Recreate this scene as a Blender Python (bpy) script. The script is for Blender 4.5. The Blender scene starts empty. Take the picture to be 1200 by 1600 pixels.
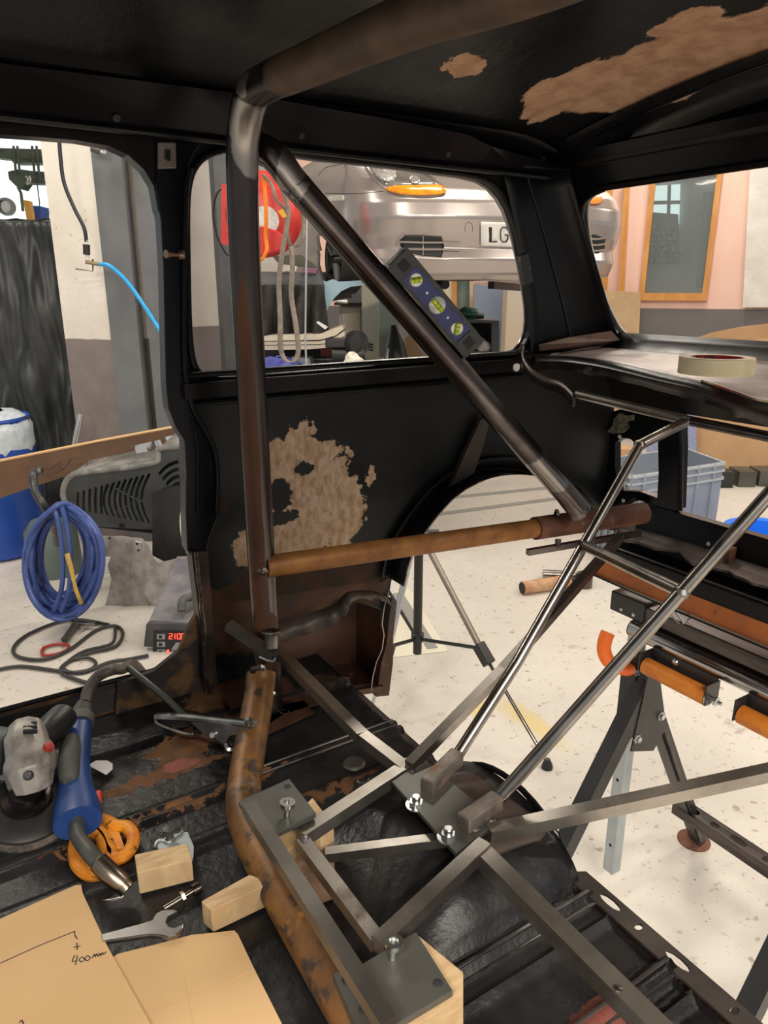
import bpy, math, random
from mathutils import Vector as V, Matrix, noise, geometry
from mathutils.bvhtree import BVHTree
random.seed(7)
SC = bpy.context.scene; COL = SC.collection
# ------------------------------------------------------------------ camera
F = 1130.0; TH = math.radians(17.0); YAW = math.radians(32.0)
CAM = V((0, 0, 1.55))
RT = V((math.cos(YAW), -math.sin(YAW), 0)); HZ = V((math.sin(YAW), math.cos(YAW), 0))
FW = HZ*math.cos(TH) + V((0, 0, -math.sin(TH))); UP = HZ*math.sin(TH) + V((0, 0, math.cos(TH)))
cd = bpy.data.cameras.new('camera'); cam = bpy.data.objects.new('camera', cd); COL.objects.link(cam)
cd.sensor_fit = 'VERTICAL'; cd.sensor_height = 36; cd.sensor_width = 27; cd.lens = 36*F/1600; cd.clip_start = 0.02
cam.matrix_world = Matrix(((RT.x, UP.x, -FW.x, CAM.x), (RT.y, UP.y, -FW.y, CAM.y), (RT.z, UP.z, -FW.z, CAM.z), (0, 0, 0, 1)))
SC.camera = cam
# ------------------------------------------------------------------ world, lights, exposure
w = bpy.data.worlds.new('world'); SC.world = w; w.use_nodes = True
w.node_tree.nodes['Background'].inputs[0].default_value = (0.93, 0.97, 1, 1)
w.node_tree.nodes['Background'].inputs[1].default_value = 0.45
SC.view_settings.view_transform = 'Standard'; SC.view_settings.look = 'None'
SC.view_settings.gamma = 1; SC.view_settings.use_curve_mapping = False
SC.view_settings.exposure = -0.08
def G(r, f, z): return RT*r + HZ*f + V((0, 0, z))     # garage frame: right, forward, up
def lamp(name, loc, size, power, col=(1, .93, .82), aim=(0, 0, -1)):
    l = bpy.data.lights.new(name, 'AREA'); l.shape = 'RECTANGLE'; l.size, l.size_y = size; l.energy = power; l.color = col
    o = bpy.data.objects.new(name, l); COL.objects.link(o); o.location = loc
    o.rotation_euler = V(aim).to_track_quat('-Z', 'X').to_euler(); return o
LAMPS = [(-2.6, 3.4), (0.6, 4.2), (3.4, 3.0), (2.6, 6.8), (-0.6, 7.2), (6.0, 6.0), (2.4, 0.6), (-1.6, 0.0), (-1.4, -2.6), (.6, -2.6), (2.6, -2.6)]  # rear row behind the camera is added fill to brighten the car floor
for k, (r, f) in enumerate(LAMPS):
    lamp('strip_and_fill_light', G(r, f, 3.98), (1.5, .22), 60 if f > -1 else 190)
# ------------------------------------------------------------------ helpers
def ray(px, py): return FW + RT*((px-600)/F) - UP*((py-800)/F)
def pt(px, py, d): return CAM + ray(px, py)*d
def on(px, py, **k):
    (a, v), = k.items(); i = 'xyz'.index(a); r = ray(px, py); return CAM + r*((v-CAM[i])/r[i])
def onp(px, py, p, n): r = ray(px, py); return CAM + r*((V(p)-CAM).dot(V(n))/r.dot(V(n)))
def af(px, py, f): r = ray(px, py); return CAM + r*(f/r.dot(HZ))
def catmull(P, n=6, closed=False):
    P = [V(p) for p in P]; out = []; L = len(P); rng = range(L if closed else L-1)
    for i in rng:
        if closed: a, b, c, d = P[i-1], P[i], P[(i+1) % L], P[(i+2) % L]
        else: a, b, c, d = P[max(i-1, 0)], P[i], P[i+1], P[min(i+2, L-1)]
        for k in range(n):
            t = k/n
            out.append(.5*((2*b)+(c-a)*t+(2*a-5*b+4*c-d)*t*t+(3*b-a-3*c+d)*t*t*t))
    if not closed: out.append(P[-1])
    return out
class M:
    def __init__(s): s.v = []; s.f = []
    def add(s, vs, fs):
        o = len(s.v); s.v += [V(a) for a in vs]; s.f += [tuple(o+i for i in f) for f in fs]; return s
    def box(s, c, size, ax=None):
        c = V(c); X, Y, Z = ax if ax else (V((1, 0, 0)), V((0, 1, 0)), V((0, 0, 1)))
        h = [k/2 for k in size]
        vs = [c+X*h[0]*i+Y*h[1]*j+Z*h[2]*k for i in (-1, 1) for j in (-1, 1) for k in (-1, 1)]
        return s.add(vs, [(0, 1, 3, 2), (4, 6, 7, 5), (0, 4, 5, 1), (2, 3, 7, 6), (0, 2, 6, 4), (1, 5, 7, 3)])
    def b2(s, lo, hi): return s.box([(lo[i]+hi[i])/2 for i in range(3)], [abs(hi[i]-lo[i]) for i in range(3)])
    def tube(s, P, r, n=12, caps=True, closed=False, sq=False, flat=1.0, ref=None):
        P = [V(p) for p in P]; L = len(P)
        R = r if isinstance(r, (list, tuple)) else [r]*L
        if sq: n = 4
        ref = V(ref) if ref else V((0, 0, 1)); vs = []; pn = None
        for i, p in enumerate(P):
            a = P[i-1] if (i > 0 or closed) else P[0]; b = P[(i+1) % L] if (i < L-1 or closed) else P[-1]
            t = (b-a).normalized()
            if pn is None:
                sd = t.cross(ref)
                if sd.length < .05: sd = t.cross(V((1, 0, 0)))
                sd.normalize()
            else: sd = (pn - t*pn.dot(t)).normalized()
            pn = sd; u = sd.cross(t)
            for k in range(n):
                an = 2*math.pi*k/n + (math.pi/4 if sq else 0)
                vs.append(p + (sd*math.cos(an) + u*math.sin(an)*flat)*R[i]*(1.4142 if sq else 1))
        fs = []
        for i in range(L if closed else L-1):
            for k in range(n):
                fs.append((i*n+k, i*n+(k+1) % n, ((i+1) % L)*n+(k+1) % n, ((i+1) % L)*n+k))
        if caps and not closed: fs += [tuple(range(n))[::-1], tuple((L-1)*n+k for k in range(n))]
        return s.add(vs, fs)
    def lathe(s, base, prof, n=24, ax=(0, 0, 1)):
        ax = V(ax).normalized(); base = V(base); x = ax.orthogonal().normalized(); y = ax.cross(x)
        vs = [base+ax*z+(x*math.cos(2*math.pi*k/n)+y*math.sin(2*math.pi*k/n))*max(r, 1e-5) for r, z in prof for k in range(n)]
        fs = [(i*n+k, i*n+(k+1) % n, (i+1)*n+(k+1) % n, (i+1)*n+k) for i in range(len(prof)-1) for k in range(n)]
        return s.add(vs, fs)
    def plate(s, loops, n, th):
        """3D planar loops (outer, holes...) thickened by th along n"""
        n = V(n); loops = [[V(p) for p in l] for l in loops]
        tr = geometry.tessellate_polygon(loops); flat = [p for l in loops for p in l]; N = len(flat)
        fs = [tuple(t) for t in tr] + [tuple(N+i for i in reversed(t)) for t in tr]; o = 0
        for l in loops:
            for i in range(len(l)): a, b = o+i, o+(i+1) % len(l); fs.append((a, b, b+N, a+N))
            o += len(l)
        return s.add(flat+[p+n*th for p in flat], fs)
    def grid(s, fn, nu, nv, th=None, keep=None):
        vs = [V(fn(i/nu, j/nv)) for i in range(nu+1) for j in range(nv+1)]
        fs = [(i*(nv+1)+j, (i+1)*(nv+1)+j, (i+1)*(nv+1)+j+1, i*(nv+1)+j+1) for i in range(nu) for j in range(nv)
              if keep is None or keep(sum((vs[a] for a in (i*(nv+1)+j, (i+1)*(nv+1)+j, (i+1)*(nv+1)+j+1, i*(nv+1)+j+1)), V())/4)]
        return s.add(vs, fs)
ORG = {}
def obj(name, m, mat, parent=None, bevel=0, smooth=35, solid=0, sub=0, origin=None):
    if parent is not None: o0 = ORG[parent.name]
    elif origin is not None: o0 = V(origin)
    else:
        xs = [v.x for v in m.v]; ys = [v.y for v in m.v]; zs = [v.z for v in m.v]
        o0 = V(((min(xs)+max(xs))/2, (min(ys)+max(ys))/2, min(zs)))
    me = bpy.data.meshes.new(name); me.from_pydata([v-o0 for v in m.v], [], m.f); me.materials.append(mat)
    import bmesh
    bm = bmesh.new(); bm.from_mesh(me); bmesh.ops.remove_doubles(bm, verts=bm.verts, dist=1e-6)
    bmesh.ops.delete(bm, geom=[v for v in bm.verts if not v.link_faces], context='VERTS')
    bmesh.ops.recalc_face_normals(bm, faces=bm.faces); bm.to_mesh(me); bm.free()
    if smooth: me.shade_smooth(); me.set_sharp_from_angle(angle=math.radians(smooth))
    o = bpy.data.objects.new(name, me); COL.objects.link(o); ORG[o.name] = o0
    if parent is not None: o.parent = parent
    else: o.location = o0
    if solid: q = o.modifiers.new('solid', 'SOLIDIFY'); q.thickness = solid; q.offset = 0
    if bevel: q = o.modifiers.new('bevel', 'BEVEL'); q.width = bevel; q.segments = 2; q.limit_method = 'ANGLE'
    if sub: q = o.modifiers.new('sub', 'SUBSURF'); q.levels = q.render_levels = sub
    return o
def tag(o, label, cat, group=None):
    o['label'] = label; o['category'] = cat
    if group: o['group'] = group
    return o
def thing(name, label, cat, loc, group=None):
    o = bpy.data.objects.new(name, None); COL.objects.link(o); o.location = loc; ORG[o.name] = V(loc); o.empty_display_size = .05
    return tag(o, label, cat, group)
def struct(o): o['kind'] = 'structure'; return o
def arc(c, u, v, r, a0, a1, n=10): return [V(c)+(V(u)*math.cos(math.radians(a0+(a1-a0)*i/n))+V(v)*math.sin(math.radians(a0+(a1-a0)*i/n)))*r for i in range(n+1)]
# ------------------------------------------------------------------ materials
def nt(name):
    m = bpy.data.materials.new(name); m.use_nodes = True; t = m.node_tree; return m, t, t.nodes['Principled BSDF']
def noise_n(t, vec, scale, detail=5, stretch=None, rough=.6):
    if stretch:
        mp = t.nodes.new('ShaderNodeMapping'); mp.inputs['Scale'].default_value = stretch; t.links.new(vec, mp.inputs[0]); vec = mp.outputs[0]
    n = t.nodes.new('ShaderNodeTexNoise'); n.inputs['Scale'].default_value = scale; n.inputs['Detail'].default_value = detail
    n.inputs['Roughness'].default_value = rough; t.links.new(vec, n.inputs['Vector']); return n
def mrange(t, val, lo, hi, a=0, b=1):
    r = t.nodes.new('ShaderNodeMapRange'); r.inputs[1].default_value = lo; r.inputs[2].default_value = hi
    r.inputs[3].default_value = a; r.inputs[4].default_value = b; t.links.new(val, r.inputs[0]); return r.outputs[0]
def mixc(t, fac, a, b):
    x = t.nodes.new('ShaderNodeMix'); x.data_type = 'RGBA'; t.links.new(fac, x.inputs[0])
    for s_, c in ((6, a), (7, b)):
        if isinstance(c, tuple): x.inputs[s_].default_value = (*c, 1)
        else: t.links.new(c, x.inputs[s_])
    return x.outputs[2]
def mixf(t, fac, a, b):
    x = t.nodes.new('ShaderNodeMix'); t.links.new(fac, x.inputs[0])
    for s_, c in ((2, a), (3, b)):
        if isinstance(c, (int, float)): x.inputs[s_].default_value = c
        else: t.links.new(c, x.inputs[s_])
    return x.outputs[0]
def mat(name, c1, c2=None, rough=.5, metal=0, scale=6, lo=.4, hi=.6, bump=0, bscale=60, layers=(), stretch=None, emit=0, trans=0, coat=0, rv=0, alpha=1, bstretch=None, spec=None):
    m, t, b = nt(name)
    tc = t.nodes.new('ShaderNodeNewGeometry').outputs['Position']
    col = c1; R = rough; Me = metal
    if c2:
        n = noise_n(t, tc, scale, 6, stretch); f = mrange(t, n.outputs[0], lo, hi); col = mixc(t, f, c1, c2)
        if rv: R = mixf(t, f, rough, rough+rv)
    for L in layers:
        if L['m'][0] == 'noise':
            _, sc, l, h = L['m']; n = noise_n(t, tc, sc, 8, L.get('stretch')); f = mrange(t, n.outputs[0], l, h)
        elif L['m'][0] == 'z':
            _, z0, wob = L['m']; sp = t.nodes.new('ShaderNodeSeparateXYZ'); t.links.new(tc, sp.inputs[0])
            n = noise_n(t, tc, 9, 4); q = t.nodes.new('ShaderNodeMath'); q.operation = 'MULTIPLY_ADD'; t.links.new(n.outputs[0], q.inputs[0]); q.inputs[1].default_value = wob; t.links.new(sp.outputs[2], q.inputs[2])
            f = mrange(t, q.outputs[0], z0+wob/2+.003, z0+wob/2-.003)
        else:
            _, blobs, wsc, wamp = L['m']; n = noise_n(t, tc, wsc, 8, L.get('stretch'), .65)
            sb = t.nodes.new('ShaderNodeVectorMath'); sb.operation = 'SUBTRACT'; t.links.new(n.outputs['Color'], sb.inputs[0]); sb.inputs[1].default_value = (.5, .5, .5)
            sc_ = t.nodes.new('ShaderNodeVectorMath'); sc_.operation = 'SCALE'; t.links.new(sb.outputs[0], sc_.inputs[0]); sc_.inputs['Scale'].default_value = wamp
            ad = t.nodes.new('ShaderNodeVectorMath'); ad.operation = 'ADD'; t.links.new(tc, ad.inputs[0]); t.links.new(sc_.outputs[0], ad.inputs[1])
            cur = None
            for (c, r) in blobs:
                s1 = t.nodes.new('ShaderNodeVectorMath'); s1.operation = 'SUBTRACT'; t.links.new(ad.outputs[0], s1.inputs[0]); s1.inputs[1].default_value = c
                s2 = t.nodes.new('ShaderNodeVectorMath'); s2.operation = 'DIVIDE'; t.links.new(s1.outputs[0], s2.inputs[0]); s2.inputs[1].default_value = r
                s3 = t.nodes.new('ShaderNodeVectorMath'); s3.operation = 'LENGTH'; t.links.new(s2.outputs[0], s3.inputs[0])
                if cur is None: cur = s3.outputs['Value']
                else:
                    mn = t.nodes.new('ShaderNodeMath'); mn.operation = 'MINIMUM'; t.links.new(cur, mn.inputs[0]); t.links.new(s3.outputs['Value'], mn.inputs[1]); cur = mn.outputs[0]
            f = mrange(t, cur, L.get('hi', 1.03), L.get('lo', .97))
        lc = L['c']
        if 'c2' in L:
            n2 = noise_n(t, tc, L.get('cs', 25), 6, L.get('cst')); lc = mixc(t, mrange(t, n2.outputs[0], .38, .62), L['c'], L['c2'])
        col = mixc(t, f, col, lc)
        R = mixf(t, f, R, L.get('rough', .7)); Me = mixf(t, f, Me, L.get('metal', 0))
    for k, val in (('Base Color', col), ('Roughness', R), ('Metallic', Me)):
        if isinstance(val, tuple): b.inputs[k].default_value = (*val, 1)
        elif isinstance(val, (int, float)): b.inputs[k].default_value = val
        else: t.links.new(val, b.inputs[k])
    if spec is not None: b.inputs['Specular IOR Level'].default_value = spec
    if bump:
        n = noise_n(t, tc, bscale, 5, bstretch); bp = t.nodes.new('ShaderNodeBump'); bp.inputs['Strength'].default_value = min(bump, 1); bp.inputs['Distance'].default_value = .004*max(1, bump)
        t.links.new(n.outputs[0], bp.inputs['Height']); t.links.new(bp.outputs[0], b.inputs['Normal'])
    if emit: b.inputs['Emission Color'].default_value = (*c1, 1); b.inputs['Emission Strength'].default_value = emit
    if trans: b.inputs['Transmission Weight'].default_value = trans
    if coat: b.inputs['Coat Weight'].default_value = coat; b.inputs['Coat Roughness'].default_value = .1
    if alpha < 1: b.inputs['Alpha'].default_value = alpha
    return m
RUST = dict(c=(.16, .055, .018), c2=(.30, .11, .025), rough=.85)
black = mat('black_body_paint', (.004, .004, .005), (.009, .009, .010), .22, spec=.18, scale=5, rv=.15, bump=.12, bscale=30)
black_rail = mat('black_rail_paint', (.006, .005, .006), (.014, .010, .009), .26, scale=4, spec=.2)
side_m = mat('side_panel_paint', (.007, .009, .010), (.018, .018, .017), .30, scale=4, rv=.1, spec=.25, bump=.1, bscale=40, layers=[
    dict(m=('blob', [((.545, 1.15, 1.15), (.075, .3, .085)), ((.50, 1.15, 1.235), (.035, .3, .05)), ((.575, 1.15, 1.27), (.055, .3, .022)), ((.625, 1.15, 1.155), (.05, .3, .075)), ((.60, 1.15, 1.21), (.055, .3, .045)), ((.545, 1.15, 1.31), (.02, .3, .022)), ((.455, 1.15, 1.115), (.05, .3, .04)), ((.49, 1.15, 1.27), (.02, .3, .025)), ((.53, 1.15, 1.285), (.03, .3, .02)), ((.64, 1.15, 1.26), (.01, .3, .012)), ((.69, 1.15, 1.215), (.008, .3, .02))], 30, .085),
         c=(.52, .33, .19), c2=(.78, .58, .42), cs=110, rough=.8, cst=(1, 1, .5)),
    dict(m=('blob', [((.50, 1.15, 1.20), (.025, .3, .03)), ((.55, 1.15, 1.245), (.02, .3, .012)), ((.505, 1.15, 1.16), (.035, .3, .012))], 30, .05), c=(.016, .017, .018), rough=.4),
    dict(m=('blob', [((.50, 1.15, .99), (.22, .3, .09)), ((.66, 1.15, 1.0), (.07, .3, .06))], 9, .12), c=(.035, .022, .016), c2=(.085, .035, .016), rough=.6, cs=12),
    dict(m=('noise', 7, .64, .70), c=(.07, .03, .013), rough=.8)])
pocket_m = mat('bare_rusty_inner_steel', (.05, .02, .014), (.10, .045, .03), .45, .3, scale=5, layers=[dict(m=('noise', 6, .52, .62), c=(.04, .033, .026), rough=.5), dict(m=('noise', 14, .66, .7), c=(.16, .07, .03))], bump=.2)
roof_m = mat('roof_inner_paint', (.003, .003, .004), (.007, .007, .008), .34, scale=3, spec=.18, rv=.2, bump=.35, bscale=55, bstretch=(1, .5, 1), layers=[
    dict(m=('blob', [((.99, .80, 1.87), (.08, .19, .3)), ((.93, .92, 1.87), (.06, .12, .3)), ((1.0, .62, 1.87), (.06, .2, .3)), ((.72, .93, 1.87), (.04, .035, .3)), ((.96, .99, 1.87), (.02, .07, .3)), ((.90, .70, 1.87), (.04, .05, .3))], 16, .10, ), stretch=(1, .5, 1),
         c=(.36, .20, .12), c2=(.50, .31, .20), cs=30, rough=.7)])
pan_m = mat('floor_pan_paint', (.005, .005, .006), (.016, .015, .016), .2, scale=5, rv=.22, bump=.35, bscale=90, layers=[
    dict(m=('noise', 9, .64, .70), c=(.05, .024, .012), rough=.7),
    dict(m=('blob', [((.29, 1.0, .87), (.10, .020, .2)), ((.20, .94, .87), (.10, .016, .2)), ((.24, .97, .87), (.04, .02, .2)), ((.25, .855, .87), (.13, .008, .2)), ((.09, .845, .87), (.06, .006, .2)), ((.05, 1.14, .9), (.2, .03, .018)), ((.4, .775, .87), (.08, .006, .2)), ((.37, 1.10, .9), (.1, .04, .1))], 26, .09), c=(.07, .03, .012), c2=(.15, .062, .018), rough=.75, cs=30),
    dict(m=('blob', [((.31, 1.0, .87), (.05, .018, .1)), ((.23, .95, .87), (.03, .015, .1)), ((.45, .33, .87), (.05, .03, .1))], 22, .05), c=(.24, .055, .04), c2=(.12, .04, .025), rough=.55, cs=20)])
sill_m = mat('sill_paint', (.011, .011, .012), (.025, .021, .018), .3, scale=6, layers=[dict(m=('noise', 7, .56, .63), stretch=(.5, 2, 6), c=(.18, .085, .02), c2=(.07, .035, .018), rough=.85)], bump=.2)
shelf_m = mat('shelf_bare_metal', (.20, .16, .15), (.36, .30, .28), .4, .35, scale=8, layers=[dict(m=('noise', 6, .56, .64), c=(.03, .022, .02), rough=.4), dict(m=('noise', 11, .66, .7), c=(.32, .23, .17), rough=.8)])
shelf_edge = mat('shelf_edge_paint', (.012, .011, .013), (.06, .035, .025), .3, scale=9, lo=.5, hi=.62, layers=[dict(m=('noise', 13, .62, .7), c=(.22, .17, .15), rough=.5)])
orange_pr = mat('orange_rust_primer', (.48, .13, .02), (.33, .09, .02), .5, scale=10, layers=[dict(m=('noise', 20, .66, .7), c=(.12, .04, .02))])
rustb = mat('brown_rusty_steel', (.13, .05, .028), (.19, .08, .045), .7, .2, scale=25, bump=.15, layers=[dict(m=('noise', 30, .62, .68), c=(.2, .13, .1))])
hoop_m = mat('hoop_steel', (.065, .052, .046), (.12, .105, .10), .27, .9, scale=6, stretch=(1, 1, .25), layers=[
    dict(m=('blob', [((.385, .985, 1.25), (.016, .022, .33)), ((.40, .99, 1.0), (.03, .03, .06))], 10, .012), c=(.14, .055, .025), c2=(.07, .035, .02), rough=.6, metal=.3, cs=30, cst=(1, 1, .2)),
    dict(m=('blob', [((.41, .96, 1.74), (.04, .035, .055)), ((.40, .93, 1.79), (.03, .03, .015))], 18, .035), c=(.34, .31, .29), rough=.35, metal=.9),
    dict(m=('blob', [((.40, .62, 1.77), (.1, .26, .1))], 12, .12), c=(.075, .05, .035), c2=(.13, .08, .05), rough=.6, metal=.4, cs=20)])
steel_dark = mat('dark_steel_tube', (.075, .062, .06), (.14, .12, .115), .26, .95, scale=9, layers=[dict(m=('noise', 8, .64, .72), c=(.30, .27, .25), rough=.32, metal=.95)])
rod_m = mat('round_rod_steel', (.24, .22, .205), (.36, .33, .30), .28, 1, scale=12, layers=[dict(m=('noise', 9, .6, .7), c=(.14, .11, .09), rough=.45, metal=.8)])
box_m = mat('square_tube_steel', (.22, .20, .175), (.34, .31, .275), .32, .9, scale=10, layers=[dict(m=('noise', 9, .6, .7), c=(.10, .075, .055), rough=.5, metal=.6)])
plate_m = mat('mill_scale_plate', (.085, .085, .078), (.13, .125, .11), .42, .5, scale=4, layers=[dict(m=('noise', 9, .64, .72), c=(.12, .085, .06), rough=.6)])
rtube_m = mat('orange_rust_tube', (.20, .075, .02), (.34, .145, .035), .55, .25, scale=18, bump=.12, layers=[dict(m=('noise', 7, .56, .66), c=(.12, .045, .02), rough=.55, metal=.3), dict(m=('noise', 14, .66, .72), c=(.13, .12, .11), rough=.4, metal=.7)])
rleg_m = mat('streaky_rust_tube', (.15, .068, .022), (.25, .115, .032), .45, .2, scale=14, layers=[dict(m=('noise', 34, .54, .62), c=(.075, .055, .045), rough=.45, metal=.5), dict(m=('noise', 11, .58, .66), c=(.17, .155, .14), rough=.36, metal=.85), dict(m=('noise', 22, .60, .66), c=(.34, .14, .03), rough=.7)])
weld_m = mat('weld_bead', (.30, .28, .27), (.12, .09, .08), .35, 1, scale=60)
zinc = mat('zinc_bolt', (.62, .64, .64), (.45, .47, .47), .28, 1, scale=40)
galv = mat('galvanised_post', (.42, .47, .50), (.52, .57, .60), .4, .6, scale=8)
alu = mat('satin_aluminium', (.62, .62, .62), None, .32, .9)
chrome = mat('chrome_tube', (.36, .35, .34), (.62, .60, .58), .15, 1, scale=4, stretch=(6, 1, 6))
blackp = mat('black_plastic', (.018, .018, .019), None, .42)
blackc = mat('black_powder_coat', (.020, .019, .019), (.030, .028, .028), .38, scale=10)
darkw = mat('dark_brushed_steel_beam', (.05, .045, .042), (.12, .10, .095), .35, .8, scale=6, stretch=(6, .6, 6))
wood = mat('pine_end_grain', (.62, .44, .25), (.50, .33, .17), .7, scale=26, stretch=(1, 3.5, .6), bump=.1)
wood2 = mat('dark_wood_block', (.22, .13, .08), (.32, .20, .12), .6, scale=24, stretch=(.3, 3, 1))
card = mat('cardboard', (.66, .43, .22), (.61, .39, .19), .8, scale=3, bump=.03, bscale=200)
card2 = mat('cardboard_sheet_tan', (.58, .36, .19), (.52, .32, .17), .85, scale=4)
ink = mat('marker_ink', (.02, .02, .025), None, .7)
blue_t = mat('torch_blue', (.018, .065, .24), (.015, .05, .19), .38, scale=20)
grey_r = mat('grey_rubber', (.07, .07, .065), (.10, .10, .09), .6, scale=30)
redp = mat('red_plastic', (.50, .05, .04), None, .4)
gcast = mat('cast_gearbox', (.52, .48, .44), (.24, .21, .18), .5, .4, scale=30, lo=.45, hi=.68)
orng_w = mat('worn_orange_plastic', (.75, .28, .02), (.55, .16, .015), .45, scale=30, layers=[dict(m=('noise', 45, .58, .66), c=(.08, .03, .01))])
orng = mat('orange_plastic', (.92, .17, .02), None, .35)
amberr = mat('orange_roller', (.62, .20, .02), (.50, .14, .015), .4, scale=20)
white = mat('white_paint', (.75, .73, .70), None, .5)
# ------------------------------------------------------------------ setting
floor_m = mat('painted_concrete', (.64, .595, .535), (.55, .505, .45), .5, scale=1.2, lo=.35, hi=.65, bump=.25, bscale=25, layers=[
    dict(m=('noise', 26, .60, .68), c=(.36, .30, .24), rough=.8), dict(m=('noise', 5, .66, .72), c=(.42, .37, .31), rough=.7), dict(m=('noise', 70, .64, .69), c=(.17, .14, .11), rough=.8),
    dict(m=('blob', [((1.72, 1.72, 0), (.05, .16, .1)), ((1.62, 1.9, 0), (.06, .05, .1))], 8, .12), c=(.62, .50, .25), rough=.6, lo=.6, hi=1.5)])
def wallq(m, a, b, z0, z1, th=.1):
    a = V((a.x, a.y, 0)); b = V((b.x, b.y, 0)); d = (b-a).normalized(); n = d.cross(V((0, 0, 1))).normalized()
    if n.dot(HZ) < 0: n = -n
    return m.add([a+V((0, 0, z0)), b+V((0, 0, z0)), b+V((0, 0, z1)), a+V((0, 0, z1)), a+n*th+V((0, 0, z0)), b+n*th+V((0, 0, z0)), b+n*th+V((0, 0, z1)), a+n*th+V((0, 0, z1))],
                 [(0, 1, 2, 3), (4, 7, 6, 5), (0, 4, 5, 1), (3, 2, 6, 7), (0, 3, 7, 4), (1, 5, 6, 2)])
struct(obj('floor', M().add([G(-12, -6, 0), G(16, -6, 0), G(16, 16, 0), G(-12, 16, 0), G(-12, -6, -.1), G(16, -6, -.1), G(16, 16, -.1), G(-12, 16, -.1)], [(0, 1, 2, 3), (4, 7, 6, 5), (0, 4, 5, 1), (1, 5, 6, 2), (2, 6, 7, 3), (3, 7, 4, 0)]), floor_m, smooth=0))
plaster = mat('plaster_with_painted_dado', (.80, .74, .66), (.72, .65, .57), .8, scale=2.5, bump=1.0, bscale=16, layers=[dict(m=('noise', 18, .66, .70), c=(.45, .38, .32)), dict(m=('z', 1.27, .02), c=(.20, .165, .15), c2=(.235, .195, .18), cs=6, rough=.6)])
plaster_s = mat('smooth_wall_with_dado', (.80, .76, .71), (.76, .71, .66), .8, scale=3, bump=.3, bscale=12, layers=[dict(m=('noise', 30, .68, .71), c=(.5, .45, .4)), dict(m=('z', 1.27, .015), c=(.27, .235, .23), rough=.6)])
pinkm = mat('pink_wall_with_dado', (.82, .55, .46), (.80, .52, .43), .7, scale=2, layers=[dict(m=('z', 1.375, .005), c=(.15, .135, .14), rough=.5)])
ceil_m = mat('ceiling_paint', (.6, .58, .55), None, .8)
cm = M(); cm.add([G(-6, -3.4, 4.05), G(12, -3.4, 4.05), G(12, 12, 4.05), G(-6, 12, 4.05)], [(0, 1, 2, 3)]); struct(obj('ceiling', cm, ceil_m, smooth=0, solid=.05))
lampm = mat('lamp_diffuser', (1, .95, .88), None, .5, emit=4)
for k, (r, f) in enumerate(LAMPS):
    fx = thing('strip_and_fill_fixture', 'white strip light fixed to the workshop ceiling, rear row added as fill', 'light', G(r, f, 4.0), 'ceiling strip and added fill lights')
    obj('housing', M().box(G(r, f, 4.012), (.2, 1.5, .02), (V((1, 0, 0)), V((0, 1, 0)), V((0, 0, 1)))), white, fx)
# left: plaster pier, steel columns, white wall with the hose reel
pA = af(100, 500, 4.6); pB = af(182, 500, 4.6)
m = M(); wallq(m, af(98, 500, 4.55), af(176, 500, 4.45), 0, 4.0, .35); struct(obj('wall_pier', m, plaster, smooth=0))
steelg = mat('grey_painted_steel', (.13, .135, .145), (.155, .16, .165), .5, scale=6, layers=[dict(m=('noise', 16, .70, .72), c=(.5, .48, .45))])
m = M(); wallq(m, af(170, 500, 4.42), af(214, 500, 4.42), 0, 4.0, .10); struct(obj('trim_1', m, steelg, smooth=0))
m = M(); wallq(m, af(205, 500, 4.60), af(240, 500, 4.60), 0, 4.0, .20); struct(obj('wall_strip', m, plaster, smooth=0))
m = M(); wallq(m, af(230, 500, 4.45), af(290, 500, 4.45), 0, 4.0, .10); struct(obj('trim_2', m, steelg, smooth=0))
m = M(); wallq(m, af(275, 500, 6.0), af(440, 500, 6.7), 0, 4.0, .2); struct(obj('wall_left', m, plaster_s, smooth=0))
# far walls
creamw = mat('cream_wall', (.80, .76, .66), None, .8)
m = M(); wallq(m, af(395, 500, 9.2), af(960, 500, 9.2), 0, 4.0); struct(obj('wall_back', m, pinkm, smooth=0))
rw0, rw1 = af(900, 400, 8.2), af(1420, 400, 7.0)
def rwp(px, py, off=0):      # a point on the right-hand wall
    n = (rw1-rw0).cross(V((0, 0, 1))).normalized()
    if n.dot(HZ) > 0: n = -n
    q = onp(px, py, rw0, n); return q+n*off
RN = (rw1-rw0); RN.z = 0; RN = RN.cross(V((0, 0, 1))).normalized()
if RN.dot(HZ) > 0: RN = -RN
tim = mat('varnished_timber', (.50, .21, .045), (.60, .28, .07), .4, scale=14, stretch=(1, 1, .2))
# right wall with window opening
wl = [rwp(988, 200), rwp(1128, 190), rwp(1104, 470), rwp(1000, 456)]
zb = wl[2].z; zt = 2.75
xl, xr = V((wl[3].x, wl[3].y, 0)), V((wl[2].x, wl[2].y, 0))
a0, b0 = V((rw0.x, rw0.y, 0)), V((rw1.x, rw1.y, 0))
loop = [a0, b0, b0+V((0, 0, 4)), a0+V((0, 0, 4))]
hole = [xl+V((0, 0, zb)), xr+V((0, 0, zb)), xr+V((0, 0, zt)), xl+V((0, 0, zt))]
struct(obj('wall_right', M().plate([loop, hole], -RN, .12), pinkm, smooth=0))
win = struct(obj('window_1', M().plate([[xl+V((0, 0, zb)), xr+V((0, 0, zb)), xr+V((0, 0, zt)), xl+V((0, 0, zt))],
    [xl.lerp(xr, .075)+V((0, 0, zb+.075)), xl.lerp(xr, .925)+V((0, 0, zb+.075)), xl.lerp(xr, .925)+V((0, 0, zt-.07)), xl.lerp(xr, .075)+V((0, 0, zt-.07))]], RN, .05), tim, smooth=0))
glass = mat('window_glass', (.6, .7, .7), None, .03, alpha=.10)
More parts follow.
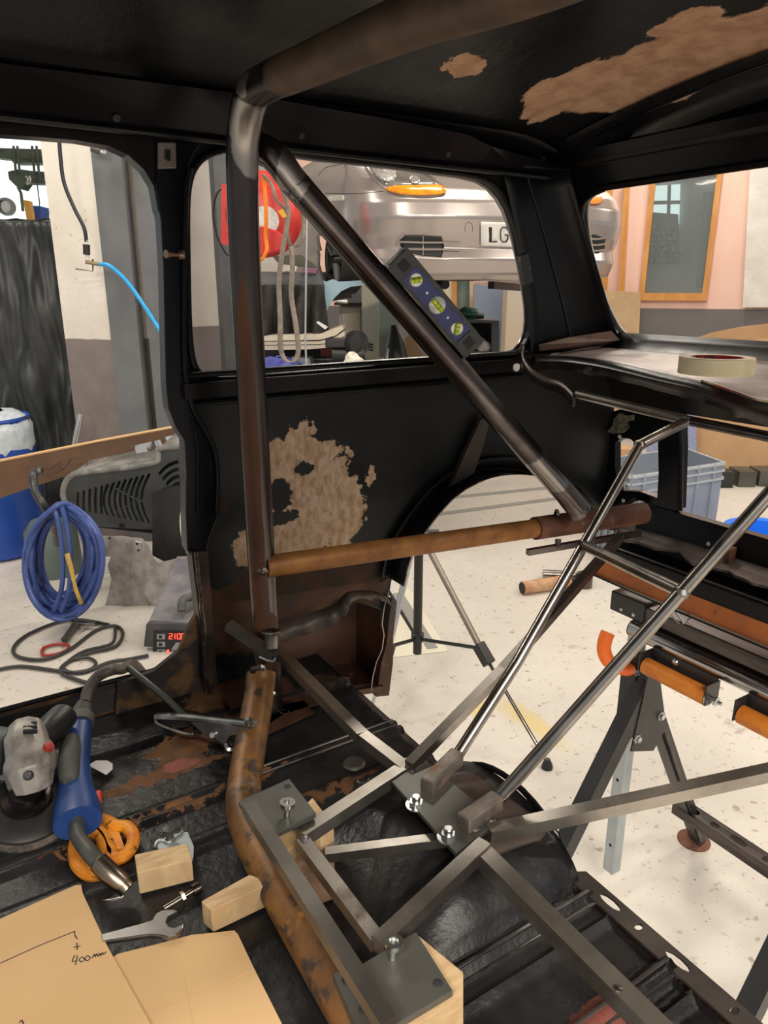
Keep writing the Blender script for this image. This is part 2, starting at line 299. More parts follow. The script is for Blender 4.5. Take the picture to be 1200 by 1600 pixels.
obj('pane', M().plate([[xl.lerp(xr, .07)+V((0, 0, zb+.07)), xl.lerp(xr, .93)+V((0, 0, zb+.07)), xl.lerp(xr, .93)+V((0, 0, zt-.07)), xl.lerp(xr, .07)+V((0, 0, zt-.07))]], -RN, .006), glass, win, smooth=0)
# room beyond the window
roomg = mat('office_grey_wall', (.33, .37, .38), (.30, .34, .35), .7, scale=2, layers=[dict(m=('z', 1.52, 0), c=(.20, .23, .24), rough=.6)])
RD = V((-RN.y, RN.x, 0));
if RD.dot(RT) < 0: RD = -RD
def rb(px, py, back): return onp(px, py, rw0-RN*back, RN)
q0, q1 = rb(940, 400, 2.2), rb(1290, 400, 2.2)
m = M(); wallq(m, q0, q1, 0, 3.2, .05); struct(obj('wall_office', m, roomg, smooth=0))
lw = M().plate([[rb(1017, 291, 2.15), rb(1063, 288, 2.15), rb(1061, 350, 2.15), rb(1013, 352, 2.15)]], RN, .02)
skyp = mat('daylit_pane', (.62, .82, .80), None, .3, emit=.9)
ow = struct(obj('window_2', lw, skyp, smooth=0))
mm = M().tube([rb(1046, 289, 2.11), rb(1044, 352, 2.11)], .02, sq=True); mm.tube([rb(1015, 317, 2.11), rb(1063, 316, 2.11)], .02, sq=True); obj('glazing_bar', mm, steelg, ow)
stone = mat('slate_stone', (.06, .07, .09), (.20, .22, .25), .6, scale=30)
st = M(); stn = []
shp = tag(obj('stone_panel', M().plate([[rb(995, 330, 2.1), rb(1060, 335, 2.1), rb(1062, 412, 2.1), rb(992, 412, 2.1)]], RN, .02), mat('panel_back', (.12, .14, .16), None, .7), smooth=0), 'stone-faced panel seen through the timber window in the office', 'panel')
k = 0
for j in range(9):
    x = 995+random.uniform(0, 4)
    while x < 1054:
        wpx = random.uniform(5, 13); y = 336+j*8.4
        if not (x < 1062 and x+wpx > 1012 and y < 352):
            obj('stone', M().plate([[rb(x, y, 2.08), rb(x+wpx-1, y+.6, 2.08), rb(x+wpx-1.3, y+7, 2.08), rb(x+.4, y+6.4, 2.08)]], RN, .02+random.uniform(0, .02)), stone, shp, smooth=0)
        x += wpx
dgr = mat('dark_green_door', (.13, .16, .15), None, .5)
tag(obj('green_board', M().plate([[rb(1099, 300, 2.1), rb(1118, 300, 2.1), rb(1108, 450, 2.1), rb(1087, 450, 2.1)]], RN, .04), dgr, smooth=0), 'dark green board leaning at the right inside the office window', 'board')
m = M().plate([[rwp(1180, 100, .05), rwp(1300, 90, .05), rwp(1250, 480, .05), rwp(1160, 480, .05)]], RN, .02)
rough_w = mat('rough_white_plaster', (.74, .71, .66), (.66, .62, .57), .9, scale=4, bump=1, bscale=22, layers=[dict(m=('noise', 26, .66, .7), c=(.45, .4, .36))])
struct(obj('wall_panel', m, rough_w, smooth=0))
m = M()
for (a, b) in (((947, 290), (958, 290)), ((976, 286), (985, 286))):
    m.plate([[rwp(*a, .03), rwp(*b, .03), rwp(b[0]-9, 458, .03), rwp(a[0]-9, 458, .03)]], RN, .04)
struct(obj('door_1', m, tim, smooth=0))
# floor joints and painted marking
stripm = mat('grey_floor_strip', (.30, .29, .27), None, .6)
for k, (a, b) in enumerate((((600, 815), (1000, 762)), ((560, 792), (900, 758)))):
    A, B = on(*a, z=.001), on(*b, z=.001); d = (B-A).normalized(); s_ = V((-d.y, d.x, 0))*.035
    struct(obj('trim_%d' % (k+3), M().plate([[A-s_, B-s_, B+s_, A+s_]], (0, 0, 1), .003), stripm, smooth=0))
m = M().plate([[on(590, 1030, z=.001), on(700, 1018, z=.001), on(640, 920, z=.001), on(600, 930, z=.001)]], (0, 0, 1), .002)
struct(obj('trim_5', m, mat('cream_floor_paint', (.72, .68, .55), None, .6), smooth=0))
m = M().plate([[on(668, 1014, z=.004), on(684, 1012, z=.004), on(628, 925, z=.004), on(612, 928, z=.004)]], (0, 0, 1), .002)
struct(obj('trim_6', m, stripm, smooth=0))
# ------------------------------------------------------------------ classic car body shell
shell = thing('car_body_shell', 'stripped black car body shell with cut-out rear floor, seen from inside', 'car body', (.5, .55, .85))
YS = 1.15
def oy(L, y=YS): return [on(px, py, y=y) for px, py in L]
XJ = 1.03
outer = oy([(262, 205), (262, 640), (300, 700), (300, 870), (318, 1030), (330, 1112), (420, 1108), (603, 1080), (604, 1040), (600, 1000), (604, 950), (613, 900), (622, 860), (645, 820), (672, 786), (700, 760), (735, 742), (770, 735), (810, 736), (850, 748), (885, 770), (915, 800), (960, 822), (1010, 822)])
outer += [V((1.355, YS, 1.07)), V((1.355, YS, 1.38)), V((1.14, YS, 1.42)), V((1.12, YS, 1.80)), V((.30, YS, 1.80))]
whole = oy([(425, 236), (360, 234), (325, 242), (305, 258), (294, 285), (290, 330), (291, 420), (293, 500), (298, 555), (308, 580), (330, 591), (400, 589), (600, 572), (700, 562), (790, 554), (815, 545), (828, 520), (830, 490), (826, 455), (815, 395), (803, 350), (790, 318), (770, 292), (740, 277), (680, 268), (600, 257), (500, 247)])
whole = catmull(whole, 3, True)
pocket = oy([(408, 985), (408, 1092), (594, 1066), (596, 952), (560, 940), (520, 948), (470, 965)])
obj('side_panel', M().plate([outer, whole, pocket], (0, 1, 0), .02), side_m, shell, smooth=0)
# pocket liner
m = M(); bk = [p+V((0, .10, 0)) for p in pocket]; m.add(pocket+bk, [(i, (i+1) % 7, 7+(i+1) % 7, 7+i) for i in range(7)]+[tuple(range(7, 14))])
obj('rear_pocket', m, pocket_m, shell, smooth=0, solid=.003)
lip = catmull([on(400, 985, y=1.145), on(470, 962, y=1.14), on(520, 945, y=1.12), on(545, 925, y=1.11), on(585, 925, y=1.10), on(606, 935, y=1.12)], 5)
obj('torn_ledge', M().add([p+V((0, 0, 0)) for p in lip]+[p+V((random.uniform(-.004, .004), -.02+random.uniform(-.006, .006), -.018-.012*math.sin(i*.25)+.008*noise.noise(V((i*1.3, 0, 0))))) for i, p in enumerate(lip)], [(i, i+1, len(lip)+i+1, len(lip)+i) for i in range(len(lip)-1)]), mat('bare_ledge_steel', (.045, .032, .028), (.09, .065, .055), .5, .2, scale=15), shell, solid=.003, smooth=20)
# ragged end flange and base of the pocket
rf = [on(x, y, y=YS-.002) for x, y in ((604, 930), (600, 960), (596, 1000), (588, 1030), (584, 1060), (580, 1082), (600, 1080), (606, 1030), (606, 990), (612, 935))]
obj('end_flange', M().plate([rf], (0, -1, 0), .02), pocket_m, shell, smooth=0)
edge = [on(x, y, y=1.125) for x, y in ((607, 925), (600, 950), (597, 975), (600, 992), (597, 1015), (588, 1035), (582, 1060), (580, 1080))]
obj('torn_edge', M().tube(edge, .0013, 6), mat('bright_torn_steel', (.28, .26, .24), None, .3, .9), shell)
obj('base_flange', M().tube([on(404, 1106, y=1.13), on(596, 1074, y=1.13)], .006, sq=True), pocket_m, shell, smooth=0)
# wheel arch rim
ar = catmull([on(x, y, y=1.14) for x, y in ((612, 905), (622, 862), (645, 822), (672, 787), (700, 761), (735, 743), (770, 735), (810, 736), (850, 748), (885, 770), (915, 800))], 5)
m = M(); n = len(ar); m.add([p+V((0, .012, 0)) for p in ar]+[p+V((0, -.045, .0)) for p in ar]+[p+(p-V((1.02, p.y, .98))).normalized()*.03+V((0, -.006, 0)) for p in ar], [(i, i+1, n+i+1, n+i) for i in range(n-1)]+[(i, i+1, 2*n+i+1, 2*n+i) for i in range(n-1)])
obj('wheel_arch_rim', m, black_rail, shell, solid=.002)
ar2 = [p+V((0, -.045, 0)) for p in ar[:26]]; obj('arch_cut_edge', M().tube(ar2, .0018, 6), weld_m, shell)
obj('quarter_brace', M().plate([[on(745, 655, y=1.138), on(762, 648, y=1.138), on(748, 700, y=1.138), on(735, 738, y=1.138), on(700, 758, y=1.138), on(722, 705, y=1.138)]], (0, -1, 0), .012), mat('brace_brown', (.035, .025, .02), (.06, .045, .035), .4), shell, smooth=0)
# window lip + trims
obj('window_lip', M().tube([p+V((0, -.006, 0)) for p in whole], .0055, 8, closed=True), black, shell)
obj('window_edge_bead', M().tube([p+V((0, .018, 0)) for p in whole[::2]], .0035, 6, closed=True), mat('window_edge_grey', (.25, .25, .26), None, .3, .8), shell)
for (z, r, y, nm) in ((1.400, .012, 1.13, 'waist_rail'), (1.377, .005, 1.138, 'waist_bead'), (1.424, .005, 1.128, 'waist_lip')):
    obj(nm, M().tube([V((.335, y, z)), V((1.05, y, z+.006))], r, sq=(r > .01), n=8), black_rail if r > .01 else black, shell, smooth=0 if r > .01 else 35)
obj('weld_seam', M().tube([on(x, y, y=1.14) for x, y in ((745, 655), (738, 700), (715, 745), (680, 785), (655, 825), (640, 850))], .004, 6), black_rail, shell)
# B-pillar, raised
pf = [(243, 200), (244, 300), (252, 345), (256, 420), (258, 520), (260, 600), (264, 640), (275, 668), (289, 690), (292, 740), (291, 800), (293, 860), (300, 872)]
pb = [(322, 868), (329, 840), (341, 808), (343, 740), (338, 706), (322, 672), (305, 640), (296, 605), (291, 560), (289, 420), (289, 320), (292, 270), (305, 240), (330, 205)]
pil = oy(pf+pb, 1.13)
obj('door_pillar', M().plate([pil], (0, 1, 0), .035), mat('pillar_paint', (.003, .003, .005), (.006, .006, .010), .26, scale=5, spec=.2), shell, bevel=.003, smooth=0)
obj('pillar_ridge', M().tube(catmull(oy([(298, 262), (291, 300), (288, 420), (288, 560), (293, 605), (302, 640), (318, 668), (334, 700), (340, 735), (339, 800)], 1.127), 4), .0045, 8), black, shell)
obj('pillar_recess_edge', M().tube(catmull(oy([(300, 655), (309, 700), (309, 800)], 1.128), 3), .003, 6), black, shell)
obj('pillar_foot', M().plate([oy([(299, 862), (325, 862), (338, 1045), (322, 1100), (318, 1020)], 1.125)], (0, 1, 0), .03), mat('pillar_foot_rust', (.03, .018, .014), (.075, .035, .022), .5, scale=9), shell, smooth=0)
obj('foot_weld', M().tube([p+V((random.uniform(-.002, .002), 0, 0)) for p in catmull(oy([(308, 862), (312, 920), (317, 980), (321, 1030), (322, 1062), (342, 1112)], 1.118), 4)], .0035, 6), mat('dull_weld', (.14, .12, .12), (.05, .04, .04), .35, .8, scale=60), shell)
sp = M().plate([oy([(247, 222), (275, 222), (276, 263), (247, 264)], 1.125)], (0, 1, 0), .004)
sp_ = obj('striker_plate', sp, mat('dull_zinc_plate', (.34, .28, .26), (.26, .21, .2), .45, .7, scale=60), shell, bevel=.0015, smooth=0); 
obj('striker_slot', M().tube([on(262, 234, y=1.122), on(262, 250, y=1.122)], .0038, 10), blackp, shell)
obj('striker_pin', M().tube([on(263, 237, y=1.120), on(263, 250, y=1.115)], .0025, 10), zinc, shell)
bm_ = M().lathe(on(285, 398, y=1.125), [(0, 0), (.007, 0), (.0075, .004), (.004, .008), (.004, .022), (.006, .024), (.006, .03), (0, .03)], 12, (-1, -.4, 0)); obj('pillar_bolt', bm_, mat('brass_bolt', (.30, .20, .13), None, .35, .8), shell)
# sill
m = M(); m.b2((-.9, 1.15, .80), (.345, 1.158, .925)); m.b2((-.9, 1.158, .80), (.345, 1.19, .90)); obj('sill', m, sill_m, shell, smooth=0)
obj('sill_flange', M().tube([V((-.9, 1.152, .927)), V((.25, 1.152, .926)), V((.30, 1.15, .935)), V((.325, 1.148, .965)), V((.335, 1.145, 1.02))], .004, 8), black, shell)
m = M().plate([[V((.18, 1.14, .865)), V((.36, 1.14, .865)), V((.35, 1.14, 1.04)), V((.318, 1.14, 1.0)), V((.295, 1.14, .955)), V((.25, 1.14, .93)), V((.19, 1.14, .925))]], (0, 1, 0), .01)
obj('sill_gusset', m, mat('gusset_rust', (.025, .018, .015), (.13, .065, .022), .7, scale=14, lo=.5, hi=.62), shell, smooth=0)
# floor pan
RIB = [(1.03, .012, .010), (.868, .006, .006), (.850, .006, .007), (.776, .014, .009), (.447, .008, .012), (.413, .006, .007), (.338, .009, .014), (.305, .006, .007), (.22, .014, .012), (.1, .014, .012)]
def panz(x, y):
    z = .868
    for (c, wd, h) in RIB: z += h*max(0, 1-(abs(y-c)/wd)**4) if abs(y-c) < wd*1.3 else 0
    t = (y-.59)/.125
    if abs(t) < 1:
        fr = max(0, min(1, (x-.27)/.16)); fr = fr*fr*(3-2*fr)
        z += .062*fr*(1-t*t)**.5
    z += .012*math.exp(-((x-.40)/.02)**2)*(1 if abs(t) < .8 else 0)*.6
    return z + .0012*noise.noise(V((x*14, y*14, 0)))
obj('floor_pan', M().grid(lambda u, v: V((-.9+u*1.465, -.12+v*1.272, panz(-.9+u*1.465, -.12+v*1.272))), 110, 200), pan_m, shell, solid=.003, smooth=60)
m = M(); y = -.1
lo_, ho = [V((.558, -.1, .876)), V((.583, -.1, .876)), V((.583, .472, .876)), V((.558, .487, .876))], []
for k, (yy, ln) in enumerate([(.425, .03), (.385, .008), (.335, .03), (.27, .008), (.23, .022), (.19, .014), (.15, .018), (.08, .02), (.03, .02)]):
    c = V((.572, yy, .876)); ho.append([c+V((.0055*math.cos(a), ln/2*math.sin(a)*1.0, 0)) for a in [i*math.pi/5 for i in range(10)]])
obj('edge_strip_backing', M().b2((.560, -.1, .858), (.581, .47, .862)), ink, shell, smooth=0)
obj('slotted_edge_strip', M().plate([lo_]+ho, (0, 0, 1), .003), mat('edge_strip_steel', (.07, .06, .055), (.12, .10, .09), .4, .6), shell, smooth=0)
# raised doubler and holes on the pan
obj('pan_doubler', M().plate([[on(x, y, z=.874) for x, y in ((405, 1110), (455, 1094), (470, 1098), (490, 1090), (500, 1100), (440, 1120), (412, 1140), (418, 1155), (400, 1162))]], (0, 0, 1), .003), pocket_m, shell, smooth=0)
for (x, y, r) in ((445, 1116, .008), (567, 1222, .009)):
    obj('grommet_ring', M().lathe(on(x, y, z=.872), [(r*.75, 0), (r, 0), (r*1.1, .004), (r*.8, .006), (r*.7, .002), (r*.7, -.002), (r*.75, 0)], 20), weld_m, shell)
    obj('drain_hole', M().lathe(on(x, y, z=.872), [(0, .001), (r*.75, .001), (r*.75, 0)], 16), blackp, shell)
glz = mat('crease_glint_steel', (.16, .15, .15), (.42, .40, .38), .18, .9, scale=14)  # pale steel for beads that imitate light glinting along the pan creases
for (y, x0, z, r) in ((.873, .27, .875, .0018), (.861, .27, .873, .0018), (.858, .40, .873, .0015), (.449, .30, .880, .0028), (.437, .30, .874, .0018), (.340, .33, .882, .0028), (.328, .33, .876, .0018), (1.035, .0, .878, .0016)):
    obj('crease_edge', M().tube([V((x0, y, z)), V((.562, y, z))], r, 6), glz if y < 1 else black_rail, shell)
obj('drain_bung', M().lathe(on(553, 1193, z=.870), [(0, .003), (.014, .003), (.0165, .001), (.0175, 0)], 24), plate_m, shell)
obj('gearbox_mount_cover', M().grid(lambda u, v: V((.44+.13*u, .585+.075*math.cos(math.pi*v), .927+.016*math.sin(math.pi*v)-.02*u*u)), 6, 10), mat('brown_bare_cover', (.07, .055, .05), (.12, .09, .075), .4, .5), shell, solid=.003)
obj('mount_flange', M().tube([V((.567, .49+.02*i, .885+.052*math.sin(math.pi*i/10)**.5)) for i in range(11)], .004, 8), black, shell)
# cantrail band and rails
U = [(-.9, 1.815), (.134, 1.813), (.449, 1.818), (.70, 1.812), (.845, 1.806), (.90, 1.792), (1.0, 1.782), (1.10, 1.775)]
m = M(); vs = [V((x, 1.085, z)) for x, z in U]+[V((x, 1.125, 1.764)) for x, z in U]; n = len(U)
m.add(vs, [(i, i+1, n+i+1, n+i) for i in range(n-1)]); obj('cantrail', m, mat('cantrail_paint', (.006, .005, .007), (.03, .012, .007), .26, spec=.22, scale=3.2, lo=.56, hi=.72), shell, solid=.003, smooth=0)
obj('cantrail_step', M().tube([V((-.9, 1.120, 1.763)), V((1.12, 1.120, 1.758))], .005, 8), black, shell)
obj('headlining_rail', M().tube([V((-.9, 1.144, 1.769)), V((1.12, 1.144, 1.764))], .008, sq=True), black_rail, shell, smooth=0)
obj('door_header', M().b2((-.9, 1.12, 1.70), (.36, 1.16, 1.757)), black_rail, shell, smooth=0) if False else None
hd = M().plate([[V((-.9, 1.135, 1.765)), V((-.9, 1.135, 1.745))]+oy([(0, 210), (60, 214), (120, 219), (170, 228), (200, 242), (225, 265), (240, 290), (247, 330), (262, 330)], 1.135)+[V((.40, 1.135, 1.765))]], (0, 1, 0), .03)
obj('door_opening_corner', hd, black_rail, shell, smooth=0)
for (x, y) in ((182, 184), (471, 212), (700, 241)):
    p = on(x, y, y=1.113); obj('clip_hole', M().lathe(p, [(0, 0), (.0052, 0), (.0052, .002), (0, .002)], 12, (0, -.85, -.5)), ink, shell)
# roof
def roofz(x, y):
    t = (y-.53)/.60; z = 1.812+.075*(1-t*t)
    if x > .95: z -= .10*((x-.95)/.25)**2
    return z
obj('roof', M().grid(lambda u, v: V((-1.0+u*2.13, -.07+v*1.16, roofz(-1.0+u*2.13, -.07+v*1.16))), 60, 30), roof_m, shell, solid=.002)
def wavy(u, v): x = 1.04+.03*u; y = -.07+v*1.12; return V((x, y, roofz(x, y)-.006-.006*math.sin(math.pi*u)))
m = M(); n = 30; vs = []
for i in range(n+1):
    x = -1.0+2.13*i/n; vs += [V((x, 1.085, roofz(x, 1.085)+.003)), V((x, 1.135, roofz(x, 1.085)-.012)), V((x, 1.175, 1.770 if x < 1.1 else 1.76))]
m.add(vs, [(i*3+j, (i+1)*3+j, (i+1)*3+j+1, i*3+j+1) for i in range(n) for j in range(2)]); obj('roof_side_skin', m, black, shell, solid=.002)
m = M(); vs = []
for i in range(n+1):
    y = -.07+1.245*i/n; a = roofz(1.125, min(y, 1.08)); vs += [V((1.125, y, a+.002)), V((1.165, y, a-.02)), V((1.175, y, 1.70 if y > 1.12 else 1.765))]
m.add(vs, [(i*3+j, (i+1)*3+j, (i+1)*3+j+1, i*3+j+1) for i in range(n) for j in range(2)]); obj('roof_rear_skin', m, black, shell, solid=.002)
obj('roof_rear_swage', M().grid(wavy, 4, 20), black, shell)
# rear: sloping window panel
NR = V((.894, 0, .447)); P0 = V((1.27, 0, 1.45))
def rr(px, py): return onp(px, py, P0, NR)
left = [rr(x, y) for x, y in ((1010, 536), (972, 527), (952, 500), (932, 452), (918, 400), (911, 355), (911, 325), (922, 307), (945, 294), (985, 286))]
YC = .55
mirror = [V((p.x, 2*YC-p.y, p.z)) for p in left][::-1]
zt_, zb_ = 1.80, 1.40
def xr_(z): return 1.27-(z-1.45)*.5
hole = left+mirror
outr = [V((xr_(zb_), -.02, zb_)), V((xr_(zt_), -.02, zt_)), V((xr_(zt_), 1.155, zt_)), V((xr_(zb_), 1.155, zb_))]
obj('rear_window_panel', M().plate([outr, catmull(hole, 3, True)], NR, .015), black, shell, smooth=0)
obj('rear_window_lip', M().tube(catmull([p-NR*.004 for p in hole], 4, True), .006, 8, closed=True), black_rail, shell)
obj('rear_window_bead', M().tube(catmull([p+NR*.016 for p in hole], 4, True), .003, 6, closed=True), mat('bead_light', (.55, .5, .45), None, .4), shell)
# C-pillar inner skin
def cp(u, v):
    z = 1.425+.345*v; a = V((1.06-.10*v**1.6, 1.128, z)); b = V((xr_(z)-.008, 1.095-.02*(1-v), z)); mth = V((xr_(z)-.03, 1.135, z))
    return a*(1-u)**2+mth*2*u*(1-u)+b*u*u
obj('rear_pillar', M().grid(cp, 10, 12), mat('rear_pillar_paint', (.006, .006, .007), (.02, .018, .017), .3, scale=7, lo=.5, hi=.75, spec=.22), shell, solid=.002)
obj('pillar_seam', M().tube([cp(.38-.1*v, v)+V((-.002, -.002, 0)) for v in [i/10 for i in range(11)]], .0018, 6), ink, shell)
obj('pillar_reinforcement', M().plate([oy([(812, 400), (826, 396), (834, 440), (820, 446)], 1.12)], (0, 1, 0), .01), mat('patched_steel', (.05, .05, .05), (.3, .28, .26), .4, .5, scale=40, lo=.55, hi=.7), shell, smooth=0)
m = M().tube([V((1.115, -.05, 1.783)), V((1.115, 1.10, 1.783))], .012, 10); m.tube([V((1.13, -.05, 1.762)), V((1.13, 1.10, 1.760))], .008, 8); obj('rear_header', m, black_rail, shell)
hc = M().grid(lambda u, v: V((.99+.13*u, 1.10-.03*u*v, 1.785-.018*v)), 6, 4); obj('header_gusset', hc, black, shell, solid=.002)
# parcel shelf
fe = [(1.07, 1.13, 1.418)]+[tuple(on(x, y, x=X)) for (x, y, X) in ((880, 558, 1.04), (933, 564, 1.03), (985, 575, 1.02), (1035, 587, 1.01), (1095, 600, 1.0), (1150, 619, .99), (1200, 634, .98))]
fe = [V(p) for p in fe]; fe += [V((.975, .40, fe[-1].z-.002)), V((.99, .2, fe[-1].z)), V((1.05, -.02, 1.40))]
fe = catmull(fe, 6); L = len(fe)
bkz = 1.436
m = M(); vs = []; NV = 6
for p in fe:
    for j in range(NV+1): t = j/NV; vs.append(V((p.x+(1.235-p.x)*t, p.y, p.z+(bkz-p.z)*t**1.5)))
m.add(vs, [(i*(NV+1)+j, (i+1)*(NV+1)+j, (i+1)*(NV+1)+j+1, i*(NV+1)+j+1) for i in range(L-1) for j in range(NV)])
obj('parcel_shelf', m, shelf_m, shell, solid=.002)
for (x, y, c) in ((980, 556, zinc), (1008, 562, ink), (1038, 557, zinc), (1045, 565, zinc), (1062, 560, ink)):
    obj('rivet' if c == zinc else 'shelf_hole', M().lathe(on(x, y, z=1.428), [(0, .0015), (.005, .001), (.006, 0)], 10), c, shell)
m = M(); vs = []
for i, p in enumerate(fe):
    d = .024+.005*noise.noise(V((i*.31, 0, 0)))+(.012*abs(noise.noise(V((i*.9, 5, 0)))) if p.y < .75 else 0)
    vs += [p+V((0, 0, .002)), p+V((-.006, 0, -.008)), p+V((-.002, 0, -d))]
m.add(vs, [(i*3+j, (i+1)*3+j, (i+1)*3+j+1, i*3+j+1) for i in range(L-1) for j in range(2)]); obj('shelf_front_edge', m, shelf_edge, shell, solid=.003)
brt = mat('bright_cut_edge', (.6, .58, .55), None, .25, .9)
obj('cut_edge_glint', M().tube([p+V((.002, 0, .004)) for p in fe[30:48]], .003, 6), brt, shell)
m = M().grid(lambda u, v: V((1.20+.06*u, 1.09-1.1*v, 1.43+.035*u**2)), 5, 10); obj('shelf_rear_upstand', m, black, shell, solid=.002)
obj('shelf_corner_patch', M().plate([[V((1.08, 1.12, 1.432)), V((1.215, 1.085, 1.437)), V((1.235, 1.05, 1.452)), V((1.22, 1.06, 1.47)), V((1.14, 1.10, 1.458)), V((1.075, 1.12, 1.444))]], (0, 1, 0), .004), mat('corner_rust', (.14, .075, .05), (.05, .03, .02), .6, scale=14), shell, smooth=0)
# curved flat strip under the window corner
stp = [pt(818, 548, 1.44), pt(816, 562, 1.43), pt(828, 582, 1.40), pt(855, 598, 1.37), (pt(878, 606, 1.34)), pt(898, 626, 1.30)]
stp = catmull(stp, 4); n = len(stp)
m = M().add([p+V((0, 0, .010)) for p in stp]+[p-V((0, 0, .012)) for p in stp], [(i, i+1, n+i+1, n+i) for i in range(n-1)]); obj('curved_strap', m, mat('strap_steel', (.07, .055, .05), (.16, .13, .12), .35, .8), shell, solid=.003)
obj('white_clip', M().lathe(on(806, 572, y=1.12), [(0, .004), (.008, .003), (.011, 0)], 12, (0, -1, .3)), white, shell)
# tail panel with lamp opening
XT = 1.35
tp = [on(x, y, x=XT) for x, y in ((940, 640), (1064, 616), (1066, 700), (1063, 795), (1050, 800), (1000, 782), (955, 800))]
tp[0].y = 1.15; tp[-1].y = 1.15
th_ = [on(x, y, x=XT) for x, y in ((961, 692), (972, 684), (985, 686), (997, 697), (1012, 693), (1028, 690), (1029, 740), (1027, 778), (1000, 768), (966, 766), (961, 730))]
obj('tail_panel', M().plate([tp, th_], (1, 0, 0), .02), black, shell, smooth=0)
obj('tail_panel_edge', M().tube([on(1060, 640, x=1.345), on(1064, 700, x=1.345), on(1063, 798, x=1.345)], .005, 8), black_rail, shell)
obj('tail_upper', M().plate([[V((1.352, 1.15, 1.30)), V((1.352, -.02, 1.30)), V((1.27, -.02, 1.44)), V((1.27, 1.15, 1.44))]], (.866, 0, .5), .004), black_rail, shell, smooth=0)
for (x, y) in ((968, 682), (974, 782)): obj('panel_rivet', M().lathe(on(x, y, x=1.348), [(0, .003), (.004, .002), (.005, 0)], 10, (-1, 0, 0)), white, shell)
# torn wad of sealant above the lamp opening
obj('torn_flap', M().plate([[on(x, y, x=1.345) for x, y in ((953, 674), (962, 664), (963, 655), (972, 645), (980, 649), (992, 648), (991, 656), (981, 659), (984, 668), (975, 676), (963, 677))]], (-1, 0, 0), .01), mat('dirty_sealant', (.22, .20, .14), (.10, .09, .06), .9, scale=60), shell, smooth=0)
# rear valance and crossmembers, running across the car
def across(name, prof, m_, y0=1.14, y1=-.15, th=.003, jag=0):
    mm = M(); P = [V((x, 0, z)) for x, z in prof]; n = len(P); N = 60 if jag else 1; vs = []
    for k in range(N+1):
        for i, p in enumerate(P):
            q = p+V((0, y0+(y1-y0)*k/N, 0))
            if jag and i == n-1: q = q+V((jag*(noise.noise(V((k*.35, 0, 0)))+.35*noise.noise(V((k*1.7, 3, 0)))), 0, 0))
            vs.append(q)
    mm.add(vs, [(k*n+i, (k+1)*n+i, (k+1)*n+i+1, k*n+i+1) for k in range(N) for i in range(n-1)])
    return obj(name, mm, m_, shell, smooth=0, solid=th)
across('boot_sill', [(1.375, 1.07), (1.375, 1.082), (1.347, 1.084), (1.34, 1.05), (1.337, 1.03)], black_rail, y0=1.04)
across('boot_floor_remnant', [(1.337, 1.03), (1.31, 1.022), (1.27, 1.02)], mat('boot_floor_steel', (.10, .075, .07), (.18, .14, .13), .5, .4, scale=10), jag=.05, y0=1.10)
obj('boot_floor_remnant_edge', M().tube([V((1.27+.05*(noise.noise(V((k*.35, 0, 0)))+.35*noise.noise(V((k*1.7, 3, 0)))), 1.10-1.25*k/60, 1.021)) for k in range(61)], .002, 5), weld_m, shell)
across('rear_inner_panel', [(1.3365, 1.031), (1.3365, .983)], mat('inner_panel_brown', (.02, .012, .010), (.035, .02, .016), .5), y0=1.10)
across('crossmember_top', [(1.335, .985), (1.30, .987), (1.276, .988), (1.27, .983), (1.27, .95)], black, y0=1.06)
obj('crossmember_bright_edge', M().tube([V((1.274, 1.05, .989)), V((1.274, -.15, .989))], .003, 6), rod_m, shell)
across('orange_strip', [(1.268, .951), (1.263, .912)], orange_pr, y0=1.09)
m = M(); vs = []
for k in range(25):
    y = 1.10-1.25*k/24; e = min(1, (k+.3)/4)**.5
    for a in range(7):
        an = math.radians(-10-100*a/6); vs.append(V((1.30+.045*math.cos(an+math.pi*.5+.6)-.03, y, .912+(.026*math.sin(an))*e+.003)))
m.add(vs, [(k*7+a, (k+1)*7+a, (k+1)*7+a+1, k*7+a+1) for k in range(24) for a in range(6)]); obj('crossmember_underside', m, black, shell, solid=.003)
obj('sill_rivet', M().lathe(on(1107, 850, x=1.338), [(0, .003), (.004, .002), (.005, 0)], 10, (-1, 0, 0)), white, shell)
obj('valance_bracket', M().box(on(1140, 872, x=1.32), (.02, .012, .045)), rustb, shell, smooth=0)
obj('corner_bracket', M().tube([on(950, 800, x=1.30), on(975, 794, x=1.31), on(995, 782, x=1.33)], .008, 8), steel_dark, shell)
# ------------------------------------------------------------------ roll cage
cage = thing('roll_cage', 'bare and rusty welded steel roll cage hoop with diagonal brace inside the car', 'roll cage', (.4, 1.0, .9))
leg = [V((.405, 1.010, .872)), V((.403, 1.010, 1.1)), V((.402, 1.010, 1.4)), V((.40, 1.005, 1.60)), V((.40, .998, 1.70)), V((.40, .988, 1.745)), V((.40, .962, 1.778)), V((.40, .925, 1.789)), V((.40, .80, 1.783)), V((.40, .60, 1.772)), V((.40, .45, 1.757)), V((.40, .25, 1.745)), V((.40, .12, 1.72))]
obj('main_hoop', M().tube(catmull(leg, 7), .0215, 28), hoop_m, cage)
D0 = pt(398, 228, 1.0); D1 = pt(424, 240, .995); D2 = pt(455, 280, 1.01); D3 = pt(884, 772, 1.335); D4 = pt(906, 799, 1.352)
dg = tuple(pt(452, 266, 1.0)); dg2 = tuple(pt(468, 295, 1.01)); dg3 = tuple(pt(860, 735, 1.30))
